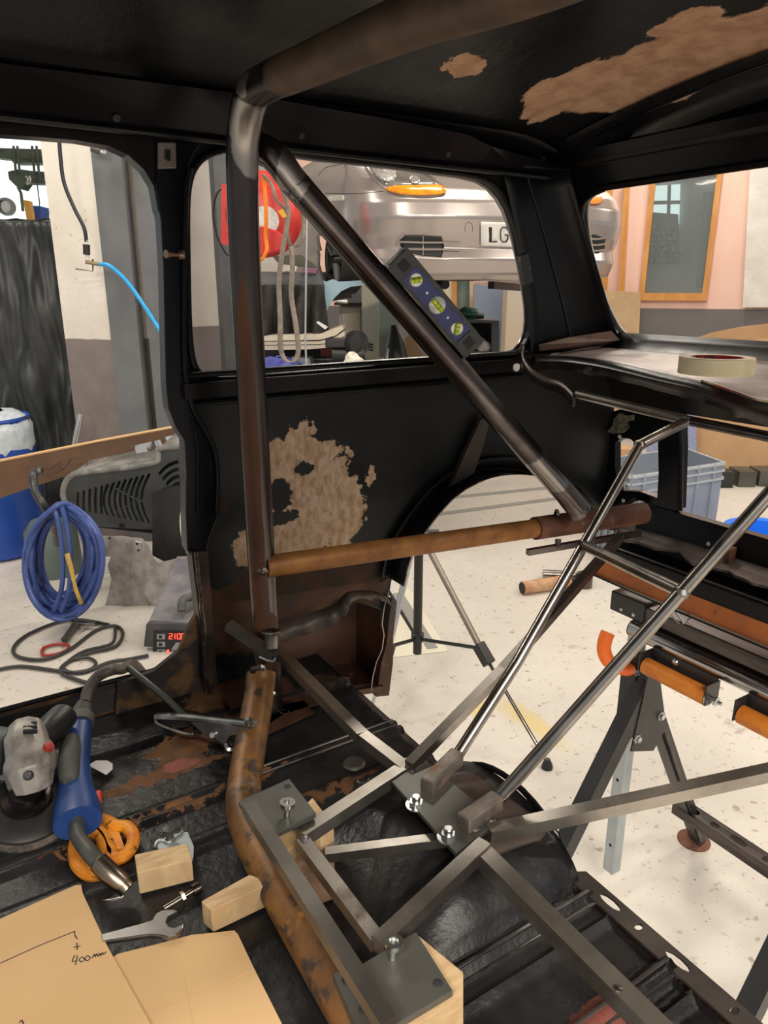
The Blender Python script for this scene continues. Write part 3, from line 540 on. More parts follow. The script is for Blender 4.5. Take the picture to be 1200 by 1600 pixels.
diag_m = mat('diagonal_steel', (.075, .06, .058), (.14, .12, .115), .24, .95, scale=9, layers=[
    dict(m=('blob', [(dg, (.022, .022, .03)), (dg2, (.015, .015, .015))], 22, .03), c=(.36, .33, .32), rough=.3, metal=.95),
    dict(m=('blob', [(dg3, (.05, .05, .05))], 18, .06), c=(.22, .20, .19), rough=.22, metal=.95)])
obj('diagonal_brace', M().tube([D0]+catmull([D1, pt(440, 258, 1.0), D2], 5)+[D3, D4], .0205, 28), diag_m, cage)
obj('diagonal_cut_end', M().lathe(D4-(D4-D3).normalized()*.006, [(.0205, 0), (.0212, .004), (.0212, .010), (.017, .012), (.016, 0)], 24, (D4-D3)), weld_m, cage)
S0 = V((.405, .998, 1.136)); S1 = pt(848, 830, 1.37); S2 = pt(1006, 803, 1.50); S2.y = .935
S1a = S0.lerp(S2, .66)
obj('side_bar', M().tube([S0, S1a], .0180, 24), rtube_m, cage)
obj('side_bar_sleeve', M().tube([S1a-(S2-S0).normalized()*.004, S2], .0222, 24), rustb, cage)
obj('sleeve_end_plate', M().lathe(S2, [(.0222, 0), (.0222, .004), (0, .004)], 24, S2-S0), rustb, cage)
sb = S1a.lerp(S2, .17)+V((0, 0, .022)); obj('sleeve_bolt', M().lathe(sb, [(.006, 0), (.006, .006), (.004, .007), (.004, .010), (0, .010)], 6), steel_dark, cage, smooth=0)
obj('bracket_bar', M().tube([pt(824, 863, 1.36), pt(1000, 833, 1.44)], .0055, sq=True), steel_dark, cage, smooth=0)
for (x, y, d) in ((872, 851, 1.375), (925, 844, 1.40)): obj('spacer', M().tube([pt(x, y+4, d), pt(x, y-9, d)], .006, 8), weld_m, cage)
lowp = [pt(410, 1050, 1.17), pt(407, 1090, 1.13), pt(398, 1150, 1.07), pt(386, 1215, 1.005)]
lowp = [V((.392, 1.0, 1.0)), V((.385, .975, .965)), V((.335, .89, .925)), V((.285, .815, .905)), V((.262, .765, .897)), V((.257, .70, .894)), V((.252, .60, .892)), V((.25, .45, .892)), V((.249, .25, .892))]
lowp[0] = pt(408, 1052, 1.16); lowp[1] = pt(405, 1085, 1.14); lowp[2] = pt(392, 1160, 1.065); lowp[3] = pt(382, 1225, .995); lowp[4] = pt(382, 1270, .945); lowp[5] = V((.255, .70, .893))
obj('lower_leg', M().tube(catmull(lowp, 6), .0235, 28), rleg_m, cage)
for (x, y, d) in ((397, 1047, 1.14), (408, 1044, 1.14), (420, 1100, 1.13), (425, 1085, 1.14), (411, 893, 1.10)):
    obj('weld_blob', M().lathe(pt(x, y, d), [(0, -.006), (.006, -.003), (.008, .001), (.005, .005), (0, .006)], 8, (random.random(), 1, .5)), weld_m, cage)
obj('foot_plate', M().plate([[V((.34, .94, .873)), V((.46, .96, .873)), V((.47, 1.09, .873)), V((.35, 1.09, .873))]], (0, 0, 1), .004), pocket_m, cage, smooth=0)
# ------------------------------------------------------------------ welded tube frame
fr = thing('tube_frame', 'welded frame of bare steel rods, square tubes and bolted plates across the car floor', 'steel frame', (.42, .6, .95))
Z = .957; S = .0082
def sq(name, a, b, r=S, mt=box_m): return obj(name, M().tube([a, b], r, sq=True), mt, fr, smooth=0)
def o(px, py, z=Z): return on(px, py, z=z)
sqd = mat('dull_square_tube', (.15, .135, .12), (.22, .20, .18), .36, .8, scale=10)
sq('square_tube', on(388, 1261, z=.984), on(590, 1578, z=.984)+(on(590, 1578, z=.984)-on(388, 1261, z=.984))*.06, .0075, mt=sqd)
sq('square_tube', V((.418, 1.0, .985)), o(566, 1152, .972)); sq('square_tube', o(566, 1152, .972), o(632, 1203, Z))
sq('square_tube', o(642, 1196), o(470, 1309)); sq('square_tube', o(472, 1316, Z-.002), o(590, 1474, Z-.002), .0072)
sq('square_tube', o(590, 1480), o(757, 1322)); sq('flat_bar', o(508, 1336, Z-.012), o(695, 1312, Z-.012), .006)
sq('square_tube', o(752, 1335, Z-.004), V((.434, .16, Z-.002)), .0098)
Dn = [o(762, 1303, Z), o(1050, 1243, Z+.01)]
obj('long_square_tube', M().tube([Dn[0], pt(820, 1290, .845), pt(1050, 1240, .86), pt(1270, 1192, .88)], .0080, sq=True), box_m, fr, smooth=0)
sq('clamp_bar', pt(357, 977, 1.16), pt(430, 1026, 1.13), .0075)
obj('clamp_bar_hollow', M().tube([pt(428, 1024.6, 1.1275), pt(430.6, 1026.6, 1.1265)], .0052, sq=True), ink, fr, smooth=0)
obj('flanged_bush', M().lathe(pt(424, 1012, 1.135), [(.010, 0), (.010, .022), (.015, .025), (.015, .028), (.008, .028), (.008, .01), (0, .01)], 20, (.1, .15, 1)), weld_m, fr)
obj('wire_clip', M().tube([pt(x, y, 1.12) for x, y in ((405, 1026), (418, 1032), (428, 1033), (431, 1028))], .002, 6), zinc, fr)
A0, A1, A2 = pt(902, 616, 1.30), pt(1075, 657, 1.13), pt(1300, 702, .98)
R_ = .0079
obj('rod', M().tube([A0, A1], R_, 16), rod_m, fr); obj('rod', M().tube([A1, A2], R_, 16), steel_dark, fr)
B1 = pt(1000, 695, 1.12); B2 = pt(912, 852, 1.06); B3 = pt(808, 1035, 1.01); B4 = o(716, 1178, .972)
obj('rod', M().tube([A1, B1], R_, 16), rod_m, fr); obj('rod', M().tube([B1, B2, B3, B4], R_, 16), rod_m, fr)
C0 = o(780, 1247, .972); C1 = pt(1065, 925, .86); C2 = pt(1320, 640, .80)
obj('rod', M().tube([C0, C1, C2], .0083, 16), rod_m, fr)
obj('rod', M().tube([B2, C1], .0078, 16), rod_m, fr)
E0 = o(640, 1197, .965); obj('square_rod', M().tube([E0, pt(785, 1048, 1.06), pt(970, 838, 1.30)], .0070, sq=True), rod_m, fr, smooth=0)
for p in (A1, B1, B2, C1): obj('weld_joint', M().lathe(p-V((0, 0, .008)), [(0, 0), (.008, .002), (.0105, .008), (.008, .014), (0, .016)], 10), weld_m, fr)
obj('centre_plate', M().plate([[o(612, 1227), o(664, 1192), o(777, 1290), o(712, 1340)]], (0, 0, 1), .006), plate_m, fr, smooth=0, bevel=.001)
def socket(a, b, h=.0155):
    A = o(*a, .972); B = o(*b, .972); return obj('socket_block', M().tube([A, B], h*.62, sq=True), plate_s, fr, smooth=0, bevel=.002)
plate_s = mat('scaly_socket_steel', (.17, .14, .12), (.27, .23, .20), .45, .6, scale=45, layers=[dict(m=('noise', 20, .6, .68), c=(.18, .09, .045))])
socket((667, 1229), (715, 1181)); socket((723, 1287), (777, 1250))
def bolt(px, py, z, parent=fr, r=.0085):
    p = o(px, py, z); b = obj('bolt', M().lathe(p, [(0, 0), (r*1.25, 0), (r*1.25, .0015), (r, .0015), (r, .006), (0, .006)], 6), zinc, parent, smooth=0)
    obj('bolt_stud', M().lathe(p+V((0, 0, .006)), [(r*.62, 0), (r*.62, .006), (r*.5, .007), (0, .007)], 12), zinc, parent)
    obj('washer', M().lathe(p, [(r*.8, -.0005), (r*1.55, 0), (r*1.5, .0015), (r*.8, .0018)], 18), zinc, parent)
bolt(650, 1258, Z+.004); bolt(700, 1308, Z+.004); 
for (x, y) in ((742, 1297), (768, 1283), (645, 1205), (566, 1155), (475, 1312), (720, 1290), (965, 1548)):
    obj('weld_blob', M().lathe(o(x, y, Z+.004), [(0, -.004), (.005, -.002), (.006, .001), (.004, .004), (0, .005)], 7), weld_m, fr)
PZ = .975
for pl, bl, hl in ((((372, 1252), (452, 1216), (494, 1270), (412, 1312)), (448, 1275), (449, 1229)), (((555, 1512), (650, 1455), (708, 1548), (602, 1612)), (613, 1497), (684, 1536))):
    P_ = [on(x, y, z=PZ) for x, y in pl]
    mp_ = obj('mounting_plate', M().plate([P_], (0, 0, -1), .007), plate_m, fr, smooth=0, bevel=.001)
    p = on(*bl, z=PZ)
    obj('cap_screw', M().lathe(p, [(.004, 0), (.004, .012), (.0085, .012), (.009, .014), (.009, .018), (.0045, .018), (.004, .015), (0, .015)], 18, (.12, .05, 1)), zinc, fr)
    obj('plate_hole', M().lathe(on(*hl, z=PZ), [(0, .0004), (.004, .0004), (.0046, 0)], 14), ink, fr)
m = M().tube([V((.262, .63, .90)), V((.262, .48, .90))], .004, sq=True)
obj('edge_angle', M().plate([[on(x, y, z=.925) for x, y in ((520, 1520), (548, 1515), (590, 1600), (560, 1610))]], (0, 0, -1), .02), plate_m, fr, smooth=0)
for (x, y) in ((541, 1530), (568, 1576)): obj('plate_hole', M().lathe(on(x, y, z=.926), [(0, .0004), (.004, .0004), (.0046, 0)], 14), ink, fr)
obj('tie_bar', M().tube([o(392, 1270, .90), o(470, 1308, Z)], .004, sq=True), steel_dark, fr, smooth=0) if False else None
# ------------------------------------------------------------------ things inside the car
def at_line(P, Q, px, py):      # point of the line PQ nearest the view ray through a pixel
    r = ray(px, py); d = (Q-P); q = geometry.intersect_line_line(P, Q, CAM, CAM+r); return q[0]
# spirit level
a1 = at_line(D2, D3, 603, 415); a2 = at_line(D2, D3, 722, 560); A = (a2-a1).normalized()
mid = (a1+a2)/2; vw = (CAM-mid).normalized(); N_ = (vw-A*vw.dot(A)).normalized(); B_ = A.cross(N_)
if B_.dot(UP) < 0: B_ = -B_
hw = .0205; c = mid + B_*(.0205+hw+.0005); ln = .192
lv = thing('spirit_level', 'short blue spirit level with three yellow vials clinging to the diagonal tube', 'spirit level', mid+B_*.0205)
axs = (A, B_, N_)
darkb = mat('level_black', (.025, .027, .028), (.04, .045, .045), .45, scale=50)
obj('body', M().box(c, (ln*.70, hw*2-.010, .018), axs), mat('level_blue', (.02, .035, .22), (.015, .025, .16), .4, scale=60), lv, bevel=.001, smooth=0)
obj('edge_rail', M().box(c-B_*(hw-.003), (ln, .006, .022), axs), darkb, lv, smooth=0); obj('edge_rail', M().box(c+B_*(hw-.003), (ln, .006, .022), axs), darkb, lv, smooth=0)
for s_ in (-1, 1):
    obj('end_cap', M().box(c+A*s_*(ln*.5-.014), (.032, hw*2-.008, .021), axs), darkb, lv, bevel=.002, smooth=0)
    obj('end_recess', M().box(c+A*s_*(ln*.5-.015)+N_*.0108, (.016, .016, .001), axs), ink, lv, smooth=0)
vial = mat('yellow_vial', (.75, .85, .08), (.55, .7, .02), .2, scale=90); vring = mat('vial_window', (.55, .56, .50), None, .2, .3)
for s_, ang, r in ((-.052, 55, .0105), (.0, 0, .0135), (.050, -50, .0105)):
    p = c+A*s_; obj('vial_window', M().lathe(p+N_*.009, [(0, .001), (r*.9, .001), (r, .0002), (r, 0)], 24, N_), vring, lv)
    q = math.radians(ang); u_ = A*math.cos(q)+B_*math.sin(q)
    vt = obj('vial', M().tube([p-u_*r*.85+N_*.0105, p+u_*r*.85+N_*.0105], .0042, 12), vial, lv)
    for k in (-1, 1): obj('vial_line', M().tube(arc(p+u_*k*.0035+N_*.0105, u_.cross(N_), N_, .0044, 0, 180, 8), .0004, 4), ink, vt)
for s_ in (-.026, .026): obj('screw', M().lathe(c+A*s_+N_*.009, [(0, .0015), (.002, .001), (.0025, 0)], 12, N_), alu, lv)
# masking tape
tz = onp(1117, 585, (1.15, 0, 1.4335), (0, 0, 1)); tz.z = 1.4345
tape = thing('masking_tape_roll', 'cream roll of masking tape lying on the bare metal parcel shelf', 'tape', tz)
obj('tape', M().lathe(tz, [(.036, 0), (.0505, 0), (.0515, .001), (.0515, .023), (.0505, .024), (.037, .024), (.036, .023), (.036, 0)], 48), mat('masking_tape', (.92, .80, .54), (.88, .74, .48), .6, scale=60), tape)
obj('core', M().lathe(tz, [(.0345, .0002), (.0358, .0002), (.0358, .0238), (.0345, .0238), (.0345, .0002)], 48), mat('tape_core_red', (.42, .015, .025), (.07, .008, .01), .5, scale=42, lo=.52, hi=.56), tape)
# wood blocks
def block(px, zt_, zb_, label, mt=wood, nm='wood_block', m2=None):
    P = [on(x, y, z=zt_) for x, y in px]; return tag(obj(nm, M().plate([P], (0, 0, -1), zt_-zb_), mt, bevel=.0015, smooth=0), label, 'wood block')
block(((210, 1335), (293, 1317), (300, 1343), (214, 1364)), .905, .874, 'small pale wood block lying alone between the grinder and the cage leg')
block(((314, 1408), (390, 1366), (425, 1378), (330, 1422)), .905, .874, 'pale wood block wedged under the left side of the cage leg')
block(((476, 1258), (488, 1245), (522, 1290), (502, 1306), (474, 1294)), .948, .926, 'pale wood block just behind the upper steel mounting plate')
block(((430, 1304), (462, 1290), (471, 1309), (444, 1336)), .948, .926, 'small stained wood offcut under the corner of the upper steel mounting plate', mat('stained_wood', (.40, .27, .13), (.07, .045, .03), .7, scale=40, lo=.45, hi=.65))
block(((425, 1290), (480, 1262), (522, 1298), (522, 1352), (470, 1372)), .9255, .878, 'dark brown wood block beneath the small offcuts at the upper steel plate', wood2)
block(((648, 1456), (724, 1518), (724, 1620), (600, 1630), (590, 1540)), .967, .874, 'large wood block under the lower steel mounting plate', wood)
# cardboard templates
P = [on(x, y, z=.888) for x, y in ((-90, 1480), (118, 1387), (127, 1386), (130, 1400), (168, 1482), (240, 1612), (300, 1740), (-90, 1760))]
c1 = tag(obj('cardboard_template', M().plate([P], (0, 0, 1), .0035), card, smooth=0), 'cardboard sheet marked + 400mm at the lower left corner', 'cardboard')
def stroke(L, r=.0006, z=.8918): 
    m = M()
    P = [on(x, y, z=z) for x, y in L]
    if len(P) > 2: P = catmull(P, 4)
    m.tube(P, r, 5, flat=.15); return m
IN = M()
for L in (((-60, 1530), (0, 1505), (60, 1478), (117, 1455)), ((117, 1455), (117, 1461), (121, 1467)), ((115, 1480), (126, 1478)), ((120, 1473), (121, 1484)),
          ((117, 1492), (113, 1502), (121, 1500)), ((121, 1493), (118, 1508)), ((128, 1495), (124, 1499), (127, 1503), (132, 1499), (128, 1495)), ((137, 1493), (133, 1497), (136, 1501), (141, 1497), (137, 1493)),
          ((144, 1497), (147, 1491), (149, 1495), (151, 1490), (154, 1494), (156, 1489)), ((156, 1489), (158, 1493), (160, 1488), (162, 1491), (166, 1487)), ((30, 1598), (34, 1594), (37, 1600))):
    q = stroke(L); IN.add(q.v, q.f)
pm_ = obj('pen_marks', IN, ink, c1, smooth=0); pm_['kind'] = 'stuff'
P = [on(x, y, z=.882) for x, y in ((170, 1505), (184, 1494), (240, 1480), (300, 1464), (340, 1460), (366, 1457), (372, 1463), (395, 1512), (450, 1622), (480, 1720), (200, 1740))]
c2 = tag(obj('cardboard_sheet', M().plate([P], (0, 0, 1), .003), card, smooth=0), 'plain creased cardboard sheet lying under the marked one, beside the cage leg', 'cardboard')
crs = M(); crs.tube([on(392, 1515, z=.8852), on(285, 1563, z=.8852), on(240, 1583, z=.8852)], .0008, 5, flat=.4); crs.tube([on(287, 1520, z=.8852), on(310, 1640, z=.8852)], .0008, 5, flat=.4); obj('crease', crs, mat('card_crease', (.61, .39, .20), None, .8), c2)
# spanner
def flatpoly(px, z): return [on(x, y, z=z) for x, y in px]
sp = [(160, 1478), (158, 1466), (225, 1448), (238, 1444), (244, 1434), (256, 1428), (272, 1427), (279, 1430), (264, 1437), (260, 1447), (264, 1454), (274, 1456), (288, 1449), (287, 1458), (276, 1468), (262, 1471), (248, 1468), (234, 1467)]
tag(obj('spanner', M().plate([flatpoly(sp, .886)], (0, 0, 1), .006), mat('spanner_steel', (.26, .25, .24), (.36, .34, .33), .33, .95, scale=20), bevel=.0012, smooth=0), 'open-ended steel spanner half hidden under the cardboard', 'spanner')
# bolt with nut on the pan
bp = thing('loose_bolt', 'long steel pin with a dark head lying beside the small wood block', 'bolt', on(285, 1402, z=.872))
b0, b1 = on(256, 1420, z=.877), on(312, 1386, z=.880); bd = (b1-b0)
obj('shank', M().tube([b0, b0+bd*.8], .0032, 12), rod_m, bp); obj('head', M().tube([b0+bd*.8, b1], .0075, 12), steel_dark, bp); obj('nut', M().lathe(b0+bd*.48, [(.004, 0), (.0065, 0), (.0065, .004), (.004, .004)], 6, bd), zinc, bp)
# small bracket behind the block
br = thing('clamp_bracket', 'small grey steel bracket with a peg and wire ring behind the small wood block', 'bracket', on(270, 1320, z=.876))
obj('plate', M().plate([flatpoly(((246, 1322), (262, 1308), (293, 1303), (303, 1325), (302, 1345), (250, 1340)), .884)], (0, 0, 1), .003), galv, br, smooth=0)
obj('peg', M().lathe(on(266, 1312, z=.887), [(.007, 0), (.005, .002), (.005, .012), (.008, .014), (.008, .018), (0, .019)], 14), plate_m, br)
obj('wire_ring', M().tube(catmull(flatpoly(((242, 1325), (244, 1316), (252, 1312), (262, 1316), (275, 1308), (286, 1299)), .889), 4), .0015, 6), zinc, br)
tag(obj('nail', M().tube([on(192, 1345, z=.876), on(209, 1349, z=.876)], .0016, 8), rod_m), 'small dull nail beside the left edge of the small wood block', 'nail')
tag(obj('paper_scrap', M().plate([flatpoly(((138, 1196), (150, 1189), (168, 1189), (176, 1194), (176, 1202), (166, 1211)), .878)], (0, 0, 1), .0008), mat('white_paper', (.78, .74, .74), None, .7), smooth=0), 'white paper scrap lying beside the blue welding torch handle', 'paper')
tag(obj('metal_sliver', M().plate([flatpoly(((158, 1407), (175, 1405), (193, 1400), (192, 1404), (175, 1409)), .877)], (0, 0, 1), .0008), brt, smooth=0), 'thin bright metal sliver on the pan above the cardboard', 'offcut')
# orange loops (handles of snips)
og = thing('snips', 'snips with worn orange plastic looped handles lying under the torch nozzle', 'snips', on(165, 1320, z=.874))
for nm, L in (('handle_loop', ((140, 1287), (160, 1281), (180, 1290), (198, 1292), (208, 1306), (206, 1322), (196, 1336), (180, 1341), (168, 1330), (160, 1312), (150, 1300))), ('handle_loop', ((150, 1297), (168, 1318), (171, 1345), (162, 1362), (140, 1366), (122, 1352), (117, 1330), (120, 1312), (133, 1302)))):
    P = catmull(flatpoly(L, .884), 4, True); obj(nm, M().tube(P, .0085, 10, closed=True, flat=.9), orng_w, og)
obj('loop_web', M().plate([flatpoly(((150, 1296), (185, 1300), (196, 1330), (172, 1330), (158, 1310)), .880)], (0, 0, 1), .004), orng_w, og, smooth=0)
# welding torch
tc = thing('welding_torch', 'blue and grey welding torch with curved neck lying on the car floor', 'welding torch', on(120, 1240, z=.875))
h0 = on(127, 1112, z=.935); h1 = on(121, 1150, z=.925); h2 = on(117, 1215, z=.915); h3 = on(120, 1262, z=.913); h4 = on(122, 1286, z=.913)
obj('handle', M().tube(catmull([h0.lerp(h1, .35), h1, h2, h3, h4], 4), [.0175, .018, .0185, .019, .0195, .0195, .0195, .0195, .0200, .022, .024, .0265, .028, .029, .029, .0295, .029][:17], 20, flat=.8), blue_t, tc)
hd_ = (h2-h1).normalized()
obj('grip_pad', M().tube(catmull([on(112, 1150, z=.938), on(108, 1190, z=.934), on(108, 1222, z=.932)], 4), [.006, .012, .014, .0145, .0145, .0145, .0135, .012, .007], 14), grey_r, tc)
obj('collar', M().tube([h0.lerp(h1, .1), h0.lerp(h1, .25), h0.lerp(h1, .55)], [.0155, .021, .0205], 20, flat=.85), grey_r, tc)
obj('strain_relief', M().tube([on(133, 1097, z=.945), h0, h0.lerp(h1, .15)], [.0105, .014, .0155], 16), grey_r, tc)
obj('trigger', M().tube([on(154, 1238, z=.915), on(152, 1252, z=.913), on(148, 1266, z=.911)], [.004, .006, .004], 10), redp, tc)
nk = catmull([h4-(h4-h3).normalized()*.012, on(122, 1305, z=.915), on(140, 1332, z=.917), on(154, 1347, z=.913)], 5)
obj('neck', M().tube(nk, .0095, 16), mat('neck_rubber', (.05, .05, .045), (.08, .08, .07), .45, scale=30), tc)
nz = [on(152, 1345, z=.914), on(170, 1363, z=.905), on(190, 1382, z=.895), on(199, 1390, z=.890)]
obj('nozzle', M().tube([nz[0], nz[0].lerp(nz[1], .1), nz[1], nz[2], nz[2].lerp(nz[3], .3), nz[3]], [.0095, .0112, .0118, .0118, .0100, .0095], 20), mat('nozzle_metal', (.24, .22, .18), (.34, .27, .2), .3, 1, scale=20), tc)
obj('nozzle_bore', M().lathe(nz[3], [(0, .0003), (.0075, .0003), (.0075, 0)], 14, nz[3]-nz[2]), ink, tc)
cb = catmull([on(133, 1098, z=.945), on(138, 1078, z=.955), on(152, 1058, z=.965), on(172, 1048, y=1.10), on(190, 1046, y=1.17), V((.25, 1.24, .88)), V((.34, 1.35, .6)), V((.45, 1.7, .2)), V((.55, 2.2, .03)), V((.72, 2.75, .03))], 7)
obj('cable', M().tube(cb, .0088, 12), mat('torch_cable', (.06, .05, .045), (.10, .085, .07), .5, scale=30), tc)
# angle grinder
gz = .93
gd = thing('angle_grinder', 'angle grinder with cast metal head and worn disc at the left edge', 'grinder', on(50, 1290, z=.876))
dc = on(45, 1268, z=.895)
obj('disc', M().lathe(dc, [(0, 0), (.060, 0), (.0625, .001), (.0625, .004), (.060, .005), (0, .005)], 48, (.05, -.25, 1)), mat('worn_disc', (.05, .045, .04), (.14, .11, .09), .8, scale=60), gd)
obj('guard', M().lathe(dc+V((0, .002, .006)), [(0, .012), (.03, .012), (.048, .010), (.058, .004), (.0585, -.004)], 40, (.05, -.25, 1)), blackc, gd)
obj('lock_nut', M().lathe(dc+V((0, .002, .012)), [(.030, 0), (.032, .004), (.030, .012), (.022, .014), (.020, .024), (0, .024)], 20, (.05, -.25, 1)), steel_dark, gd)
hc_ = dc+V((.012, .022, .052))
hm = M().box(hc_, (.050, .062, .052), (V((.85, -.5, 0)).normalized(), V((.5, .85, .1)).normalized(), V((-.08, -.05, 1)).normalized()))
obj('gear_head', hm, gcast, gd, bevel=.012)
obj('head_nose', M().tube([hc_+V((-.002, -.028, -.018)), hc_+V((-.002, -.02, .006)), hc_+V((.0, .02, .03)), hc_+V((.004, .045, .034))], [.023, .030, .028, .022], 9, flat=.8), gcast, gd, bevel=.002)
obj('lock_button', M().lathe(hc_+V((.022, -.012, .026)), [(.007, 0), (.0065, .006), (0, .007)], 14, (.5, -.3, .8)), redp, gd)
obj('screw_socket', M().lathe(hc_+V((-.006, -.038, .012)), [(.0065, 0), (.006, .005), (.0035, .0055), (.0035, .001), (0, .001)], 14, (.1, -.9, .5)), blackp, gd)
for k in range(3): obj('vent_slot', M().box(hc_+V((.006+.001*k, .004+.011*k, .048-.001*k)), (.017, .0035, .006), (V((.9, -.4, 0)).normalized(), V((.4, .9, 0)).normalized(), V((0, 0, 1)))), ink, gd, smooth=0)
obj('motor_body', M().tube([hc_+V((-.02, .03, .012)), hc_+V((-.06, .06, .012)), hc_+V((-.16, .09, .008)), hc_+V((-.24, .12, 0))], [.030, .034, .034, .028], 20), mat('grinder_body', (.09, .11, .11), None, .45), gd)
obj('side_handle', M().tube([hc_+V((.02, .035, .012)), hc_+V((.035, .055, .012)), hc_+V((.055, .085, .010))], [.014, .022, .020], 16), blackp, gd)
# locking pliers and rod
lp = thing('locking_pliers', 'chrome locking pliers with long handles clamped to the rusty cage leg', 'pliers', pt(330, 1140, 1.10))
hg = [pt(x, y, d) for x, y, d in ((246, 1119, 1.17), (290, 1121, 1.14), (340, 1126, 1.10), (398, 1131, 1.045))]
pls = mat('pliers_steel', (.45, .44, .42), (.30, .28, .27), .22, 1, scale=30)
obj('upper_handle', M().tube(hg, [.0085, .0085, .0075, .0065], 8, flat=.7), pls, lp)
lh = catmull([pt(x, y, d) for x, y, d in ((244, 1122, 1.17), (246, 1130, 1.165), (262, 1138, 1.155), (290, 1147, 1.14), (306, 1148, 1.13), (312, 1143, 1.12))], 4)
obj('lower_handle', M().tube(lh, .0045, 8), pls, lp)
obj('jaw_body', M().plate([[pt(x, y, 1.09-(x-300)*.0004) for x, y in ((300, 1130), (396, 1136), (385, 1144), (358, 1150), (350, 1163), (345, 1158), (318, 1146))]], FW, .006), mat('pliers_body', (.20, .18, .17), (.32, .29, .27), .35, .9, scale=30), lp, smooth=0)
obj('lower_jaw', M().tube(catmull([pt(x, y, 1.07) for x, y in ((352, 1160), (356, 1170), (368, 1171), (385, 1160))], 4), .006, 8), pls, lp)
obj('rivet', M().lathe(pt(332, 1148, 1.075), [(.005, 0), (.004, .004), (0, .004)], 12, -FW), zinc, lp); obj('rivet', M().lathe(pt(389, 1128, 1.035), [(.007, 0), (.006, .004), (0, .005)], 12, -FW+UP), zinc, lp)
tag(obj('steel_rod', M().tube([on(200, 1043, y=1.13), pt(255, 1087, 1.17), pt(290, 1120, 1.165), pt(362, 1168, 1.12)], .0055, 12), mat('grey_rod', (.14, .15, .14), None, .4, .7)), 'thin grey steel rod leaning from the door sill down behind the pliers', 'rod')
# ------------------------------------------------------------------ support stand outside, beneath the tail of the car
stn = thing('work_stand', 'black folding support stand with galvanised post, chrome tube and orange rollers under the car tail', 'stand', (1.34, .77, 0))
X0 = 1.335
for y in (1.0, .53):
    obj('post', M().b2((X0-.0155, y-.0155, .085 if y > .9 else .3), (X0+.0155, y+.0155, .80)), galv, stn, smooth=0)
    for z in (.17, .27, .37, .45, .52): obj('post_hole', M().lathe((X0-.0155, y, z), [(0, .0006), (.0045, .0006), (.0045, 0)], 12, (-1, 0, 0)), ink, stn)
    obj('post_sleeve', M().b2((X0-.021, y-.021, .50), (X0+.021, y+.021, .675)), blackc, stn, bevel=.002, smooth=0)
    lf = V((.93, y, .012)); rf_ = V((1.705, y+.015, .012))
    obj('leg', M().tube([V((X0+.005, y-.034, .665)), V((lf.x, y-.034, .012))], .019, sq=True, ref=(0, 1, 0)), blackc, stn, smooth=0)
    obj('leg', M().tube([V((X0-.005, y-.034 if y < .9 else y-.03, .672)), V((rf_.x, y-.01, .012))], .016, sq=True, ref=(0, 1, 0)), blackc, stn, smooth=0)
    obj('leg_rib', M().tube([V((X0+.03, y-.052, .60)), V((rf_.x-.02, y-.028, .03))], .004, sq=True, ref=(0, 1, 0)), darkw, stn, smooth=0)
    obj('gusset_plate', M().plate([[V((X0-.02, y-.052, .69)), V((X0+.02, y-.052, .69)), V((X0+.075, y-.052, .52)), V((X0+.035, y-.052, .47)), V((X0-.05, y-.052, .50))]], (0, -1, 0), .004), blackc, stn, smooth=0)
    for (dx, z) in ((.045, .565), (-.035, .53)): obj('leg_bolt', M().lathe((X0+dx, y-.056, z), [(.012, 0), (.012, .003), (.008, .004), (.008, .009), (0, .010)], 6, (0, -1, 0)), zinc, stn, smooth=0)
    for ft in (lf, rf_): obj('foot', M().lathe((ft.x, ft.y-.01, 0), [(0, .0), (.046, 0), (.046, .004), (.022, .016), (.018, .03), (0, .03)], 24), rustb, stn)
obj('bracing_bar', M().plate([[V((1.60, 1.02, .165)), V((1.645, 1.02, .165)), V((1.645, .42, .165)), V((1.60, .42, .165))]]+[[V((1.6225+.012*math.cos(a), yy+ln*math.sin(a), .165)) for a in [i*math.pi/6 for i in range(12)]] for yy, ln in ((.965, .013), (.905, .013), (.835, .024), (.76, .009), (.68, .03), (.58, .012))], (0, 0, -1), .003), darkw, stn, smooth=0)
obj('bracing_flange', M().b2((1.598, .42, .135), (1.602, 1.02, .165)), darkw, stn, smooth=0); obj('bracing_flange', M().b2((1.643, .42, .135), (1.647, 1.02, .165)), darkw, stn, smooth=0)
obj('beam', M().b2((1.285, -.3, .838), (1.345, 1.03, .872)), darkw, stn, smooth=0, bevel=.003)
obj('beam_end_cap', M().b2((1.28, .95, .832), (1.352, 1.045, .880)), blackc, stn, smooth=0, bevel=.003)
for yy in (.985, 1.02): obj('cap_screw', M().lathe((1.28, yy-.01, .845), [(.005, 0), (.004, .003), (0, .003)], 12, (-1, 0, 0)), zinc, stn)
obj('slide_tube', M().tube([V((1.282, .975, .812)), V((1.282, -.3, .812))], .0205, 28), chrome, stn)
obj('slide_tube_mouth', M().lathe((1.282, .974, .812), [(.0205, 0), (.0205, .003), (.018, .003), (.017, -.002), (0, -.002)], 28, (0, 1, 0)), ink, stn)
obj('slide_rail', M().b2((1.305, -.3, .815), (1.345, .97, .835)), mat('rail_brown', (.05, .025, .02), (.10, .06, .05), .4, .4, scale=6), stn, smooth=0)
obj('tube_bracket', M().b2((1.304, .965, .70), (1.320, .995, .835)), blackc, stn, smooth=0)
obj('bracket_bolt', M().lathe((1.303, .98, .74), [(.012, 0), (.011, .006), (.006, .007), (0, .008)], 6, (-1, -.3, 0)), blackc, stn, smooth=0)
hk = catmull([pt(x, y, 1.70) for x, y in ((990, 1046), (972, 1044), (952, 1034), (944, 1018), (945, 1002), (950, 988))], 5)
